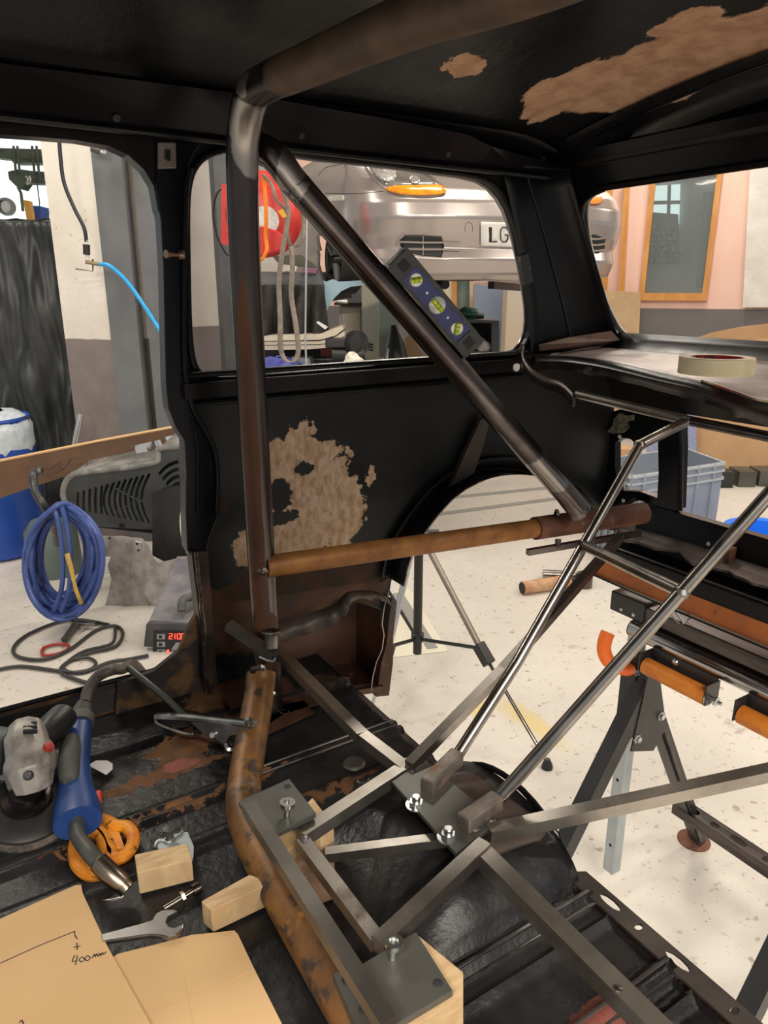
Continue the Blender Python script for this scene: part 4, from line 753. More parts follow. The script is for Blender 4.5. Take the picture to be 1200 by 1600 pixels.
obj('lever_handle', M().tube(hk, [.0165*min(1, .7+.1*i) for i in range(len(hk))], 12), orng, stn)
for (y0, y1) in ((.905, .745), (.68, .52)):
    rb_ = obj('roller_bracket', M().b2((1.263, y1, .762), (1.268, y0, .800)), blackc, stn, smooth=0, bevel=.002)
    obj('bracket_tab', M().b2((1.225, y1-.003, .75), (1.268, y1, .795)), blackc, stn, smooth=0); obj('bracket_tab', M().b2((1.225, y0, .75), (1.268, y0+.003, .795)), blackc, stn, smooth=0)
    rl_ = obj('roller', M().tube([V((1.242, y0-.004, .762)), V((1.242, y1+.004, .762))], .019, 24), amberr, stn)
    obj('roller_end', M().lathe((1.242, y1+.002, .762), [(.0185, 0), (.018, .003), (.006, .004), (.006, .014), (.010, .015), (.010, .02), (.004, .021), (.004, .03), (0, .03)], 12, (0, -1, 0)), zinc, rl_)
    obj('bracket_screw', M().lathe((1.262, (y0+y1)/2+.02, .79), [(.008, 0), (.006, .003), (0, .004)], 12, (-1, 0, 0)), zinc, rb_)
wc = M()
for k, L in enumerate((((1050, 950), (1068, 975), (1082, 962), (1068, 945), (1050, 950)), ((1060, 938), (1080, 962)), ((1045, 958), (1062, 975)), ((1068, 975), (1066, 968), (1052, 944)))): wc.tube([pt(x, y, 1.55-.004*k) for x, y in L], .0015, 6)
tag(obj('wire_spring_clip', wc, zinc), 'bent wire clip sitting on the black beam of the stand', 'clip')
# ------------------------------------------------------------------ tripod
tp_ = on(652, 1020, z=.24); tx, ty = 1.60, 2.02
tx, ty = on(652, 1020, z=.16).x, on(652, 1020, z=.16).y
tri = thing('tripod', 'black and silver camera tripod standing on the floor behind the wheel arch', 'tripod', (tx, ty, 0))
def zc(py):
    r = CAM; best = None
    hx = (V((tx, ty, 0))-CAM).dot(HZ); return af(653, py, hx).z
ztop, zmid = zc(790), zc(1000)
obj('centre_column', M().tube([V((tx, ty, zc(1020))), V((tx, ty, zc(700)))], .0175, 20), blackp, tri)
obj('collar', M().lathe((tx, ty, zc(850)), [(.018, 0), (.045, .01), (.055, .03), (.045, .05), (.03, .06), (.035, .08), (.02, .085)], 20), blackp, tri)
obj('crank', M().tube([V((tx, ty, zc(835))), V((tx, ty, zc(835)))+RT*.075], .02, 12), blackp, tri)
obj('spider', M().lathe((tx, ty, zc(1002)), [(.018, 0), (.026, .005), (.026, .035), (.018, .04)], 16), blackp, tri)
hub = V((tx, ty, zc(845)))
f1 = on(855, 1195, z=.012); f2 = on(578, 1115, z=.012); f3 = V((2*tx*1.5-f1.x-f2.x, 2*ty*1.5-f1.y-f2.y, .012))
f2 = on(575, 1128, z=.012); f3 = V((3*tx-f1.x-f2.x, 3*ty-f1.y-f2.y, .012))
legm = mat('tripod_leg_bronze', (.26, .22, .19), None, .4, .7)
for k, f_ in enumerate((f1, f2, f3)):
    d = (f_-hub); kn = hub+d*(.52 if k == 0 else .6); top = hub+V((d.x, d.y, 0)).normalized()*.04
    obj('leg', M().tube([top, kn], .013, 12, flat=.8), (legm, alu, legm)[k], tri)
    obj('leg_lock', M().tube([kn-d*.03, kn+d*.06], .019, sq=True), blackp, tri, bevel=.004, smooth=0)
    obj('lower_leg', M().tube([kn, f_+V((0, 0, .01))], .0065, 10), (steel_dark, alu, steel_dark)[k], tri)
    obj('foot', M().lathe(f_-V((0, 0, .012)), [(0, 0), (.02, 0), (.018, .015), (.009, .035), (0, .035)], 12), blackp, tri)
    obj('brace', M().tube([V((tx, ty, zc(998))), kn-d*.01], .0075, 8), blackp, tri)
# pipes on the floor
p1 = thing('rusty_pipe_offcut', 'short rusty pipe offcut lying on the workshop floor', 'pipe', on(850, 918, z=0))
a_, b_ = on(816, 919, z=.035), on(888, 908, z=.035)
obj('pipe', M().tube([a_, b_], .036, 24), mat('pale_rust_pipe', (.40, .20, .10), (.50, .30, .17), .7, scale=20), p1); obj('bore', M().lathe(a_, [(0, .002), (.031, .002), (.031, 0)], 20, a_-b_), ink, p1)
tag(obj('steel_pipe_offcut', M().tube([on(848, 897, z=.03), on(915, 900, z=.03)], .026, 20), rod_m), 'bright steel pipe offcut just behind the rusty pipe', 'pipe')
tag(obj('metal_cup', M().lathe(on(912, 916, z=0), [(0, .0), (.045, 0), (.045, .07), (.035, .08), (0, .08)], 20), steel_dark), 'dark round metal cap standing at the end of the two pipes', 'cap')
# ------------------------------------------------------------------ left background
def a(px, py, f): return af(px, py, f)
def flat(name, px, f, m_, parent=None, th=.01, **k):
    """upright board facing the car, outline at forward distance f, thickness th away from us"""
    return obj(name, M().plate([[a(x, y, f) for x, y in px]], HZ, th), m_, parent, smooth=0, **k)
def stand(name, x0, x1, f, ztop, depth, m_, parent=None, py=560, z0=0, **k):
    A, B = a(x0, py, f), a(x1, py, f); A.z = B.z = 0
    return obj(name, M().add([A+V((0, 0, z)) + HZ*d for z in (z0, ztop) for d in (0, depth)]+[B+V((0, 0, z)) + HZ*d for z in (z0, ztop) for d in (0, depth)],
        [(0, 1, 3, 2), (4, 6, 7, 5), (0, 4, 5, 1), (2, 3, 7, 6), (0, 2, 6, 4), (1, 5, 7, 3)]), m_, parent, smooth=0, **k)
bluep = mat('blue_drum_plastic', (.012, .055, .30), (.015, .07, .36), .4, scale=6, layers=[dict(m=('noise', 5, .68, .72), c=(.03, .03, .04))])
clearb = mat('clear_bin_bag', (.62, .68, .72), (.48, .54, .60), .35, scale=20, bump=.8, bscale=25)
dr = V(on(30, 912, z=0)); dr.z = 0; db = a(10, 900, 4.25); db.z = 0
drum = thing('blue_drum', 'blue plastic drum standing at the left edge', 'drum', db)
obj('drum_body', M().lathe(db, [(.22, 0), (.255, .02), (.27, .25), (.275, .45), (.268, .60), (.262, .80), (.255, .83)], 36), bluep, drum)
obj('rim', M().tube([db+V((math.cos(t)*.257, math.sin(t)*.257, .83)) for t in [i*math.pi/12 for i in range(24)]], .012, 8, closed=True), bluep, drum)
bgm = M(); vs = []; NB = 40
for j, (r, z) in enumerate(((.262, .70), (.272, .74), (.268, .80), (.275, .85), (.25, .90), (.20, .93), (.13, .94))):
    for i in range(NB):
        t = 2*math.pi*i/NB; q = r*(1+.04*noise.noise(V((math.cos(t)*3, math.sin(t)*3, z*9)))+.012*math.sin(i*2.6)); vs.append(db+V((math.cos(t)*q, math.sin(t)*q, z+.012*noise.noise(V((t*3, z*5, 1))))))
vs = [p-V((0, 0, .07)) for p in vs]; bgm.add(vs, [(j*NB+i, j*NB+(i+1) % NB, (j+1)*NB+(i+1) % NB, (j+1)*NB+i) for j in range(6) for i in range(NB)])
tag(obj('bin_bag', bgm, clearb, smooth=80), 'translucent bin bag folded over the rim of the blue drum', 'bag')
yel = mat('yellow_paint', (.75, .55, .03), None, .4)
tag(obj('yellow_post', M().tube(catmull([a(-8, 545, 5.9), a(2, 562, 5.9), a(4, 600, 5.9), V((a(4, 650, 5.9).x, a(4, 650, 5.9).y, .02))], 4), .03, 14), yel), 'yellow steel barrier post standing behind the drum at the left edge', 'post')
# dark cover sheet hung over a rack
cv = mat('black_cover_sheet', (.022, .024, .025), (.045, .047, .047), .42, scale=4, bump=.5, bscale=9)
rk = thing('covered_rack', 'tall rack hidden under a creased black cover sheet beside the plaster pier', 'rack', (lambda q: V((q.x, q.y, 0)))(a(60, 600, 5.0)))
tl, tr_ = a(-60, 347, 4.9), a(84, 347, 4.9)
def cov(u, v):
    z = tl.z*(1-v)+.05*v; p = tl.lerp(tr_, u); p = V((p.x, p.y, z)) + RT*(.10*v*u)
    f = .035*math.sin(u*17+3*v+2*noise.noise(V((u*3, v*4, 0))))*(.2+v)+.06*noise.noise(V((u*5, v*5, 2)))+.02*noise.noise(V((u*16, v*9, 5)))
    return p+HZ*(f-.02)-HZ*.05*v
obj('cover_sheet', M().grid(cov, 60, 60), cv, rk, smooth=80, solid=.004)
def cov2(u, v):
    z = tl.z*(1-v)+.05*v; return V((tr_.x, tr_.y, z))+RT*(.10*v+.025*noise.noise(V((u*6, v*6, 7))))+HZ*(.45*u-.05*v)
obj('cover_side', M().grid(cov2, 12, 40), cv, rk, smooth=80, solid=.004)
obj('cover_top', M().grid(lambda u, v: tl.lerp(tr_, u)+HZ*(.45*v)+V((0, 0, .015+.02*noise.noise(V((u*6, v*5, 3))))), 20, 8), cv, rk, smooth=80, solid=.004)
pl_ = a(126, 660, 4.5); 
tag(obj('metal_pole', M().tube([a(76, 218, 4.6), a(128, 640, 4.6), V((a(128, 640, 4.6).x, a(128, 640, 4.6).y, 0))], .012, 10), mat('dull_frame_pole', (.30, .31, .30), None, .4, .7)), 'slim grey pole standing between the cover sheet and the plaster pier', 'pole')
tag(obj('chrome_pole', M().tube([a(126, 647, 4.3), a(108, 740, 4.25)], .018, 14), alu), 'short bright steel tube sticking up behind the long cardboard', 'pole')
# outdoors through the gate: pale yard, machine, wheel, orange post
yard = mat('sunlit_yard_wall', (.80, .95, .88), None, .7, emit=1.3)
yd0, yd1 = a(-260, 300, 11), a(150, 300, 11)
m = M(); wallq(m, yd0, yd1, 0, 4.0); struct(obj('wall_yard', m, yard, smooth=0))
fm = mat('yard_ground', (.80, .78, .62), None, .8, emit=.5)
m = M(); fr_ = M().plate([[a(-5, 213, 7), a(66, 220, 7), a(75, 260, 7), a(84, 345, 7), a(-5, 345, 7)]], HZ, .01)
grm = mat('shaded_green_machine', (.055, .07, .05), (.09, .11, .08), .6, scale=8)
mc = thing('hoist_machine', 'dark machine block hanging from rails in the bright opening, upper left', 'machine', a(20, 345, 7.6))
flat('rail', ((-10, 231), (66, 233), (65, 253), (-10, 246)), 7.6, grm, mc, .15)
flat('block', ((12, 268), (30, 264), (50, 267), (69, 268), (69, 287), (40, 286), (33, 296), (25, 291), (14, 280)), 7.6, grm, mc, .15)
flat('trolley', ((16, 247), (65, 247), (64, 254), (20, 254)), 7.6, grm, mc, .18)
for x in (21, 27, 50, 57): obj('rod', M().tube([a(x, 228, 7.6), a(x+4, 272, 7.6)], .012, 8), grm, mc)
obj('chain', M().tube([a(28, 292, 7.6), a(33, 302, 7.6), a(36, 330, 7.6)], .015, 8), grm, mc)
obj('hook', M().tube(catmull([a(40, 275, 7.55), a(44, 280, 7.55), a(42, 287, 7.55), a(48, 283, 7.55), a(46, 275, 7.55)], 4), .01, 6), alu, mc)
tag(obj('power_lead', M().tube([a(57, 270, 7.6), a(59, 296, 7.58), a(62, 318, 7.55), a(56, 344, 7.5)], .006, 6), blackc), 'thin dark cord hanging in front of the bright opening', 'cord')
wh = thing('van_wheel', 'wheel of a white vehicle parked outside in the glare', 'wheel', a(10, 345, 9.5))
obj('tyre', M().lathe(a(10, 323, 9.5), [(.075, -.05), (.10, -.04), (.105, 0), (.10, .04), (.07, .05)], 28, HZ), mat('sunlit_tyre', (.30, .32, .30), None, .8), wh)
obj('rim', M().lathe(a(10, 323, 9.46), [(0, -.02), (.02, -.02), (.07, 0), (.075, .01)], 10, HZ), white, wh)
tag(flat('orange_post', ((36, 312), (46, 314), (51, 345), (95, 790), (86, 790), (42, 345)), 7.3, mat('orange_yard_post', (.60, .30, .05), None, .5), None, .06), 'orange wooden post outside behind the covered rack', 'post')
tag(flat('blue_bin', ((50, 321), (63, 322), (75, 780), (60, 780)), 7.8, bluep, None, .2), 'tall bright blue bin out in the yard behind the orange post', 'bin')
# pier fittings and hoses
hs = catmull([a(92, 200, 4.30), a(94, 240, 4.30), a(100, 285, 4.30), a(116, 325, 4.30), a(131, 355, 4.30), a(135, 378, 4.30)], 6)
tag(obj('black_hose', M().tube(hs, .0105, 12), mat('hose_black', (.02, .022, .028), None, .35)), 'black air hose hanging down the white plaster pier', 'hose')
cp_ = thing('hose_coupling', 'black and brass hose coupling at the end of the black hose', 'coupling', a(135, 400, 4.3))
obj('coupler', M().tube([a(135, 382, 4.3), a(135.5, 398, 4.3)], .019, 14), blackp, cp_); obj('tip', M().tube([a(135, 375, 4.3), a(136, 405, 4.3)], .010, 10), white, cp_)
obj('valve', M().tube([a(134, 409, 4.3), a(150, 412, 4.3), a(160, 413, 4.3)], .011, 10), mat('brass', (.35, .27, .15), None, .4, .8), cp_)
obj('lever', M().tube([a(118, 420, 4.3), a(145, 423, 4.3), a(145, 405, 4.3)], .005, 6), steel_dark, cp_)
tag(obj('blue_hose', M().tube(catmull([a(156, 413, 4.3), a(172, 416, 4.28), a(200, 442, 4.25), (a(232, 488, 4.2)), a(262, 535, 4.1)], 6), .0115, 12), mat('sky_blue_hose', (.03, .36, .75), None, .35)), 'bright blue air hose curving across the grey steel column', 'hose')
ft = thing('elbow_fitting', 'pipe elbow with a blue tube clipped to the top of the grey column', 'fitting', a(150, 235, 4.35))
obj('barrel', M().tube([a(143, 232, 4.35), a(157, 236, 4.35)], .018, 12), plate_m, ft); obj('elbow', M().tube([a(156, 236, 4.35), a(165, 239, 4.35), a(165, 230, 4.35)], .013, 10), alu, ft); obj('tube', M().tube([a(164, 232, 4.35), a(163, 205, 4.35)], .011, 10), mat('tube_blue', (.08, .30, .70), None, .4), ft)
# long cardboard with printed bicycle
lc = [a(-20, 728, 3.75), a(0, 720, 3.75), a(150, 690, 3.9), a(300, 662, 4.05), a(300, 700, 4.05), a(120, 738, 3.85), a(30, 768, 3.77), a(-20, 785, 3.72)]
nn = (lc[3]-lc[0]).cross(lc[7]-lc[0]).normalized()
lcb = obj('long_cardboard', M().add(lc, [tuple(range(8))]), mat('brown_cardboard', (.105, .055, .03), (.135, .07, .038), .8, scale=4), smooth=0, solid=.012); tag(lcb, 'long brown cardboard printed with a bicycle, lying over the machine cover', 'cardboard')
obj('cut_edge', M().tube([p+V((0, 0, .002))-HZ*.006 for p in lc[:4]], .008, 6), card, lcb)
prt = mat('print_dark', (.07, .04, .03), None, .8)
def ring(cx, cy, rx, ry, f, r=.0025): return M().tube([a(cx+rx*math.cos(t), cy+ry*math.sin(t), f) for t in [i*math.pi/10 for i in range(20)]], r, 4, closed=True)
for cx, cy in ((79, 733), (122, 723)): obj('bicycle_print', ring(cx, cy, 15, 8, 3.74), prt, lcb, smooth=0)
obj('bicycle_print', M().tube([a(79, 733, 3.74), a(92, 722, 3.74), (a(112, 717, 3.74)), a(98, 735, 3.74), a(92, 722, 3.74)], .003, 4), prt, lcb, smooth=0)
obj('label_print', M().add([a(206, 697, 3.86), a(250, 687, 3.86), (a(256, 700, 3.86)), a(214, 709, 3.86)], [(0, 1, 2, 3)]), mat('label_grey', (.42, .42, .44), (.08, .07, .07), .7, scale=26, stretch=(1, 1, .2), lo=.5, hi=.52), lcb, smooth=0, solid=.002)
obj('label_print', M().add([a(258, 683, 3.9), a(292, 675, 3.9), (a(292, 686, 3.9)), a(262, 692, 3.9)], [(0, 1, 2, 3)]), mat('label_pale', (.5, .52, .58), None, .7), lcb, smooth=0, solid=.002)
# slatted grey cover (machine housing)
gc = mat('grey_housing_plastic', (.028, .031, .031), (.045, .047, .045), .5, scale=8); gtop = mat('dusty_housing_top', (.24, .225, .20), (.11, .11, .105), .6, scale=12)
FC = 3.62
hz_ = thing('engine_cover', 'large grey slotted plastic engine cover standing behind the blue hose', 'cover', (lambda q: V((q.x, q.y, q.z)))(a(200, 830, FC)))
body = [(104, 790), (99, 775), (102, 755), (112, 741), (135, 737), (236, 724), (246, 712), (250, 700), (300, 696), (300, 870), (270, 868), (250, 828), (130, 822), (108, 800)]
slots = []
import math as _m
for i in range(13):
    x = 122+i*9.3; bow = 2+i*1.0; h0_ = 768-i*2.4; h1_ = 796+i*1.8
    L = []
    for j in range(7): t = j/6; L.append((x+bow*_m.sin(t*_m.pi)*(-.2 if i < 5 else -.9), h0_+(h1_-h0_)*t))
    slots.append([(p[0]-2.0, p[1]) for p in L]+[(p[0]+2.0, p[1]+1) for p in L[::-1]])
arcs = []
for r_ in (20, 27, 34, 41):
    L = [(283+r_*1.15*_m.cos(t), 790-r_*1.6*_m.sin(t)) for t in [_m.radians(95+i*8) for i in range(6)]]
    L2 = [(283+(r_+3.6)*1.15*_m.cos(t), 790-(r_+3.6)*1.6*_m.sin(t)) for t in [_m.radians(95+i*8) for i in range(6)]]
    arcs.append(L+L2[::-1])
obj('cover_face', M().plate([[a(x, y, FC) for x, y in body]]+[[a(x, y, FC) for x, y in s_] for s_ in slots+arcs], HZ, .012), gc, hz_, smooth=0)
obj('cover_rim', M().tube(catmull([a(x, y, FC) for x, y in ((106, 792), (99, 775), (102, 755), (114, 742), (135, 738), (236, 725), (247, 712), (250, 701), (300, 697))], 4), .016, 10), gtop, hz_)
m = M(); P = [a(x, y, FC) for x, y in body[2:9]]; m.add(P+[p+HZ*.35+V((0, 0, .02)) for p in P], [(i, i+1, 8+i, 7+i) for i in range(6)]); obj('cover_top', m, gtop, hz_, solid=.006)
obj('dark_inside', M().plate([[a(x, y, FC+.12) for x, y in ((112, 750), (300, 715), (300, 840), (112, 820))]], HZ, .01), ink, hz_, smooth=0)
obj('cross_rib', M().tube(catmull([a(x, y, FC+.008) for x, y in ((178, 762), (205, 776), (240, 790), (280, 800))], 4), .004, 6), gc, hz_)
obj('cross_rib', M().tube(catmull([a(x, y, FC+.008) for x, y in ((178, 802), (200, 790), (230, 778), (260, 770))], 4), .004, 6), gc, hz_)
obj('latch', M().lathe(a(190, 822, FC-.01), [(.014, 0), (.012, .006), (.006, .006), (.006, 0)], 12, HZ), ink, hz_)
obj('box_print', flatm if False else M().plate([[a(x, y, FC-.02) for x, y in ((238, 772), (262, 760), (300, 760), (300, 876), (262, 880), (238, 868))]], HZ, .10), blackc, hz_, smooth=0)
obj('inner_box', M().plate([[a(x, y, FC-.05) for x, y in ((248, 776), (264, 762), (300, 760), (300, 878), (262, 882))]], HZ, .03), blackp, hz_, smooth=0)
tag(obj('white_cable', M().tube(catmull([a(298, 770, 3.5), a(288, 785, 3.5), a(283, 815, 3.5), a(287, 845, 3.5), a(296, 870, 3.5)], 5), .008, 10), mat('cream_cable', (.68, .66, .55), None, .5)), 'cream cable curving down beside the door pillar', 'cable')
# handle bar with coil of blue hose and yellow tape
hb = catmull([a(62, 734, 3.3), a(52, 743, 3.22), a(56, 770, 3.18), a(70, 792, 3.16), a(84, 818, 3.3), a(90, 850, 3.45)], 5)
tag(obj('bent_handle', M().tube(hb, .019, 14), mat('worn_black_bar', (.03, .03, .032), (.25, .22, .20), .4, scale=22, lo=.56, hi=.66)), 'bent worn black handle bar that carries the blue hose coil', 'handle')
coil = thing('hose_coil', 'coil of blue hose hanging from the bent black handle bar', 'hose', V((a(98, 965, 3.5).x, a(98, 965, 3.5).y, .0)))
blh = mat('blue_rubber_hose', (.035, .07, .24), (.06, .10, .32), .42, scale=8)
for k in range(17):
    rx = 60-k*1.6+random.uniform(-3, 3); ry = 92-k*1.9+random.uniform(-3, 3); cx = 98+random.uniform(-5, 5)+(k % 3)*2; cy = 878-k*.8+random.uniform(-4, 2)
    ph = random.uniform(-.12, .12); f0 = 3.04+.011*k
    P = []
    for i in range(36):
        t = i*2*math.pi/36; x = rx*math.sin(t); y = -ry*math.cos(t)
        pin = max(0, math.cos(t))**5; x *= (1-.45*pin)
        x2 = x*math.cos(ph)-y*math.sin(ph); y2 = x*math.sin(ph)+y*math.cos(ph)
        P.append(a(cx+x2-6*pin, cy+y2, f0+.03*math.sin(3*t+k)))
    obj('hose_loop', M().tube(P, .0115, 8, closed=True), blh, coil)
obj('yellow_strap', M().add(sum([[a(x, y, 2.99), a(x+w_, y-2, 2.99)] for x, y, w_ in ((101, 866, 7), (107, 885, 7), (112, 905, 5), (117, 925, 5), (125, 945, 5))], []), [(i*2, i*2+1, i*2+3, i*2+2) for i in range(4)]), mat('yellow_band', (.65, .42, .05), (.45, .3, .1), .7, scale=50), coil, solid=.008)
for x0_, d_ in ((92, 0), (104, .01)): obj('hose_drop', M().tube(catmull([a(x0_-8, 790, 3.03), a(x0_, 820, 3.01+d_), a(x0_+6, 870, 3.01+d_), a(x0_+4, 920, 3.02), a(x0_-8, 955, 3.04)], 5), .0115, 8), blh, coil)
tag(obj('green_tank', M().lathe(a(86, 880, 3.9), [(0, -.28), (.10, -.26), (.14, -.2), (.15, 0), (.14, .2), (.1, .26), (0, .28)], 24, (0, 0, 1)), mat('green_tank', (.10, .13, .12), None, .5)), 'dull green tank seen through the middle of the blue hose coil', 'tank')
# aluminium guard sheet
gs = [(145, 842), (160, 838), (190, 838), (222, 842), (232, 852), (240, 872), (247, 880), (296, 868), (300, 930), (250, 972), (232, 974), (205, 968), (172, 974), (160, 965), (163, 950), (170, 925), (174, 905), (168, 883), (173, 870), (148, 868), (142, 858)]
gmat = mat('dusty_aluminium_sheet', (.50, .47, .44), (.33, .30, .28), .55, .3, scale=14, bump=.2, bscale=20)
gd_ = obj('metal_guard', M().plate([[a(x, y, 3.42) for x, y in gs]], HZ, .004), gmat, smooth=0); tag(gd_, 'pressed grey metal guard panel leaning under the slotted cover', 'guard')
for L in (((207, 850), (200, 900), (225, 930), (238, 955)), ((176, 880), (196, 910), (190, 960)), ((212, 846), (222, 848), (220, 862))): obj('pressed_rib', M().tube([a(x, y, 3.418) for x, y in L], .006, 6, flat=.5), gmat, gd_)
for x, y in ((214, 850), (216, 860), (171, 841), (282, 883)): obj('hole', M().lathe(a(x, y, 3.417), [(0, 0), (.006, 0), (.006, .002)], 12, HZ), ink, gd_)
# welding machine
wf = 2.93
wm = thing('welding_machine', 'grey welding machine with red digital display standing behind the door pillar', 'welder', (lambda q: V((q.x, q.y, 0)))(a(265, 1035, wf)))
wg = mat('machine_grey', (.055, .055, .06), (.085, .08, .085), .5, scale=10)
fp = [(228, 976), (233, 973), (330, 976), (330, 1046), (228, 1046)]
P = [a(x, y, wf) for x, y in fp]; P[-1].z = P[-2].z = .02
obj('front_panel', M().plate([P], HZ, .03), wg, wm, smooth=0, bevel=.004)
top = [a(x, y, wf) for x, y in ((230, 975), (240, 950), (262, 905), (330, 880))]
tb = [p+HZ*.5 for p in top]
m = M(); A_, B__ = a(230, 975, wf), a(330, 976, wf)
m.add([A_, B__, B__+HZ*.52+V((0, 0, .13)), A_+HZ*.52+V((0, 0, .13)), V((A_.x, A_.y, .02)), V((B__.x, B__.y, .02)), V((B__.x, B__.y, .02))+HZ*.52, V((A_.x, A_.y, .02))+HZ*.52], [(0, 1, 2, 3), (0, 3, 7, 4), (3, 2, 6, 7), (1, 5, 6, 2), (4, 5, 6, 7)])
obj('case', m, mat('case_dusty_lilac', (.20, .19, .19), (.12, .115, .14), .55, scale=9), wm, smooth=0, bevel=.006)
obj('handle', M().tube(catmull([a(284, 955, wf+.05), a(286, 938, wf+.08), a(300, 932, wf+.12), a(330, 925, wf+.16)], 4), .02, 12), grey_r, wm)
pn = obj('control_panel', M().plate([[a(x, y, wf-.006) for x, y in ((240, 986), (310, 988), (310, 1032), (238, 1032))]], HZ, .006), ink, wm, smooth=0)
led = mat('red_led_digit', (1, .06, .03), None, .5, emit=4)
SEG = {'2': 'abged', '1': 'bc', '0': 'abcdef', '6': 'acdefg', '.': 'p'}
def digit(ch, x, y, w_=6.0, h=9.5):
    pts = {'a': ((0, 0), (1, 0)), 'b': ((1, 0), (1, .5)), 'c': ((1, .5), (1, 1)), 'd': ((0, 1), (1, 1)), 'e': ((0, .5), (0, 1)), 'f': ((0, 0), (0, .5)), 'g': ((0, .5), (1, .5)), 'p': ((.4, 1), (.6, 1))}
    m = M()
    for s_ in SEG[ch]:
        (x0, y0), (x1, y1) = pts[s_]; m.tube([a(x+x0*w_, y+y0*h, wf-.009), a(x+x1*w_, y+y1*h, wf-.009)], .0014, 4)
    obj('display_digit', m, led, pn, smooth=0)
obj('display', M().plate([[a(x, y, wf-.0075) for x, y in ((262, 989), (303, 989), (303, 1000), (262, 1000))]], HZ, .001), mat('display_red', (.10, .005, .005), None, .3), pn, smooth=0)
xx = 264.5
for ch in '210.066':
    if ch == '.': digit('.', xx-1.5, 990.2, 2); continue
    digit(ch, xx if ch != '1' else xx-2, 990.2, 4.6, 8.2); xx += 6.3
btn = mat('panel_button_grey', (.30, .31, .31), None, .5)
for (x, y) in ((245, 991), (245, 1003), (245, 1015), (268, 1015)): 
    b_ = obj('button', M().plate([[a(x, y, wf-.008), a(x+13, y, wf-.008), a(x+13, y+8, wf-.008), a(x, y+8, wf-.008)]], HZ, .002), btn, pn, smooth=0)
    obj('button_key', M().plate([[a(x+3, y+2, wf-.009), a(x+8, y+2, wf-.009), a(x+8, y+6.5, wf-.009), a(x+3, y+6.5, wf-.009)]], HZ, .001), ink, pn, smooth=0)
obj('panel_badge', M().plate([[a(x, y, wf-.008) for x, y in ((275, 1004), (303, 1003), (297, 1015), (285, 1024), (268, 1028), (268, 1014))]], HZ, .001), btn, pn, smooth=0)
obj('red_led', M().plate([[a(x, y, wf-.009) for x, y in ((260, 1016), (264, 1015), (264, 1022), (260, 1023))]], HZ, .001), led, pn, smooth=0)
# cables and air gun on the floor
def fl(L, z=.012): return catmull([on(x, y, z=z) for x, y in L], 6)
cbm = mat('floor_cable', (.035, .033, .032), None, .5)
tag(obj('floor_cable', M().tube(fl(((-20, 1050), (30, 1041), (90, 1048), (130, 1050), (170, 1035), (200, 1030), (232, 1024))), .008, 8), cbm), 'dark cable running straight across the floor to the welding machine', 'cable')
tag(obj('looped_cable', M().tube(fl(((170, 976), (110, 968), (50, 988), (22, 1010), (28, 1026), (70, 1030), (110, 1014), (150, 985), (180, 978), (192, 990), (180, 1010), (140, 1020), (105, 1035), (95, 1050), (120, 1062), (150, 1070))), .008, 8), cbm), 'dark cable looped in wide coils around the air gun', 'cable')
tag(obj('small_loop_cable', M().tube(fl(((180, 980), (175, 1005), (130, 1018), (100, 1040), (110, 1050), (140, 1046), (150, 1036), (138, 1028), (115, 1030))), .007, 8), cbm), 'thin dark cable making a small loop beside the welder', 'cable')
ag = thing('air_gun', 'dull metal air gun lying on the floor inside the cable loop', 'air gun', on(120, 985, z=0))
obj('grip', M().tube([on(101, 1000, z=.02), on(120, 975, z=.02)], [.016, .02], 12), plate_m, ag); obj('barrel', M().tube([on(113, 972, z=.03), on(150, 975, z=.025)], [.02, .01], 12), rod_m, ag); obj('trigger', M().tube([on(125, 985, z=.02), on(135, 978, z=.02)], .006, 8), alu, ag)
tag(obj('red_carabiner', M().tube(fl(((68, 1012), (85, 1007), (104, 1007), (107, 1013), (95, 1020), (72, 1024), (65, 1020), (68, 1012))), .007, 8), mat('carabiner_red', (.35, .03, .02), None, .35)), 'red carabiner clipped to the hose below the air gun', 'carabiner')
tag(obj('black_hose_reel', M().lathe(a(160, 955, 3.48), [(.05, 0), (.06, .01), (.05, .02), (.06, .03), (.05, .04), (.06, .05), (.05, .06), (.06, .07), (0, .08)], 20, RT+HZ), blackp), 'ribbed black rubber boot lying left of the metal guard', 'boot')
# ------------------------------------------------------------------ middle background
redr = mat('red_reel_plastic', (.62, .04, .03), (.55, .03, .025), .35, scale=10)
rl = thing('hose_reel', 'red hose reel hanging on the white wall behind the cage', 'reel', a(420, 400, 4.21))
obj('drum_back', M().lathe(a(408, 335, 4.3), [(0, 0), (.20, 0), (.225, .02), (.225, .05), (.20, .07)], 40, HZ), redr, rl)
obj('drum_front', M().lathe(a(412, 342, 4.22), [(0, -.02), (.12, -.02), (.17, 0), (.19, .04), (.19, .12)], 40, HZ), redr, rl)
obj('centre_label', M().lathe(a(414, 345, 4.19), [(0, 0), (.075, 0), (.075, .005)], 32, HZ), mat('reel_label', (.78, .76, .73), (.6, .58, .56), .5, scale=60), rl)
obj('spout', M().plate([[a(x, y, 4.18) for x, y in ((405, 352), (432, 360), (446, 372), (449, 382), (440, 392), (404, 402))]], HZ, .08), redr, rl, smooth=0, bevel=.01)
obj('wall_bracket', M().plate([[a(x, y, 4.3) for x, y in ((346, 288), (356, 288), (358, 384), (345, 380))]], HZ, .06), redr, rl, smooth=0)
obj('side_bracket', M().plate([[a(x, y, 4.26) for x, y in ((447, 300), (462, 326), (460, 370), (452, 378), (440, 360))]], HZ, .05), redr, rl, smooth=0)
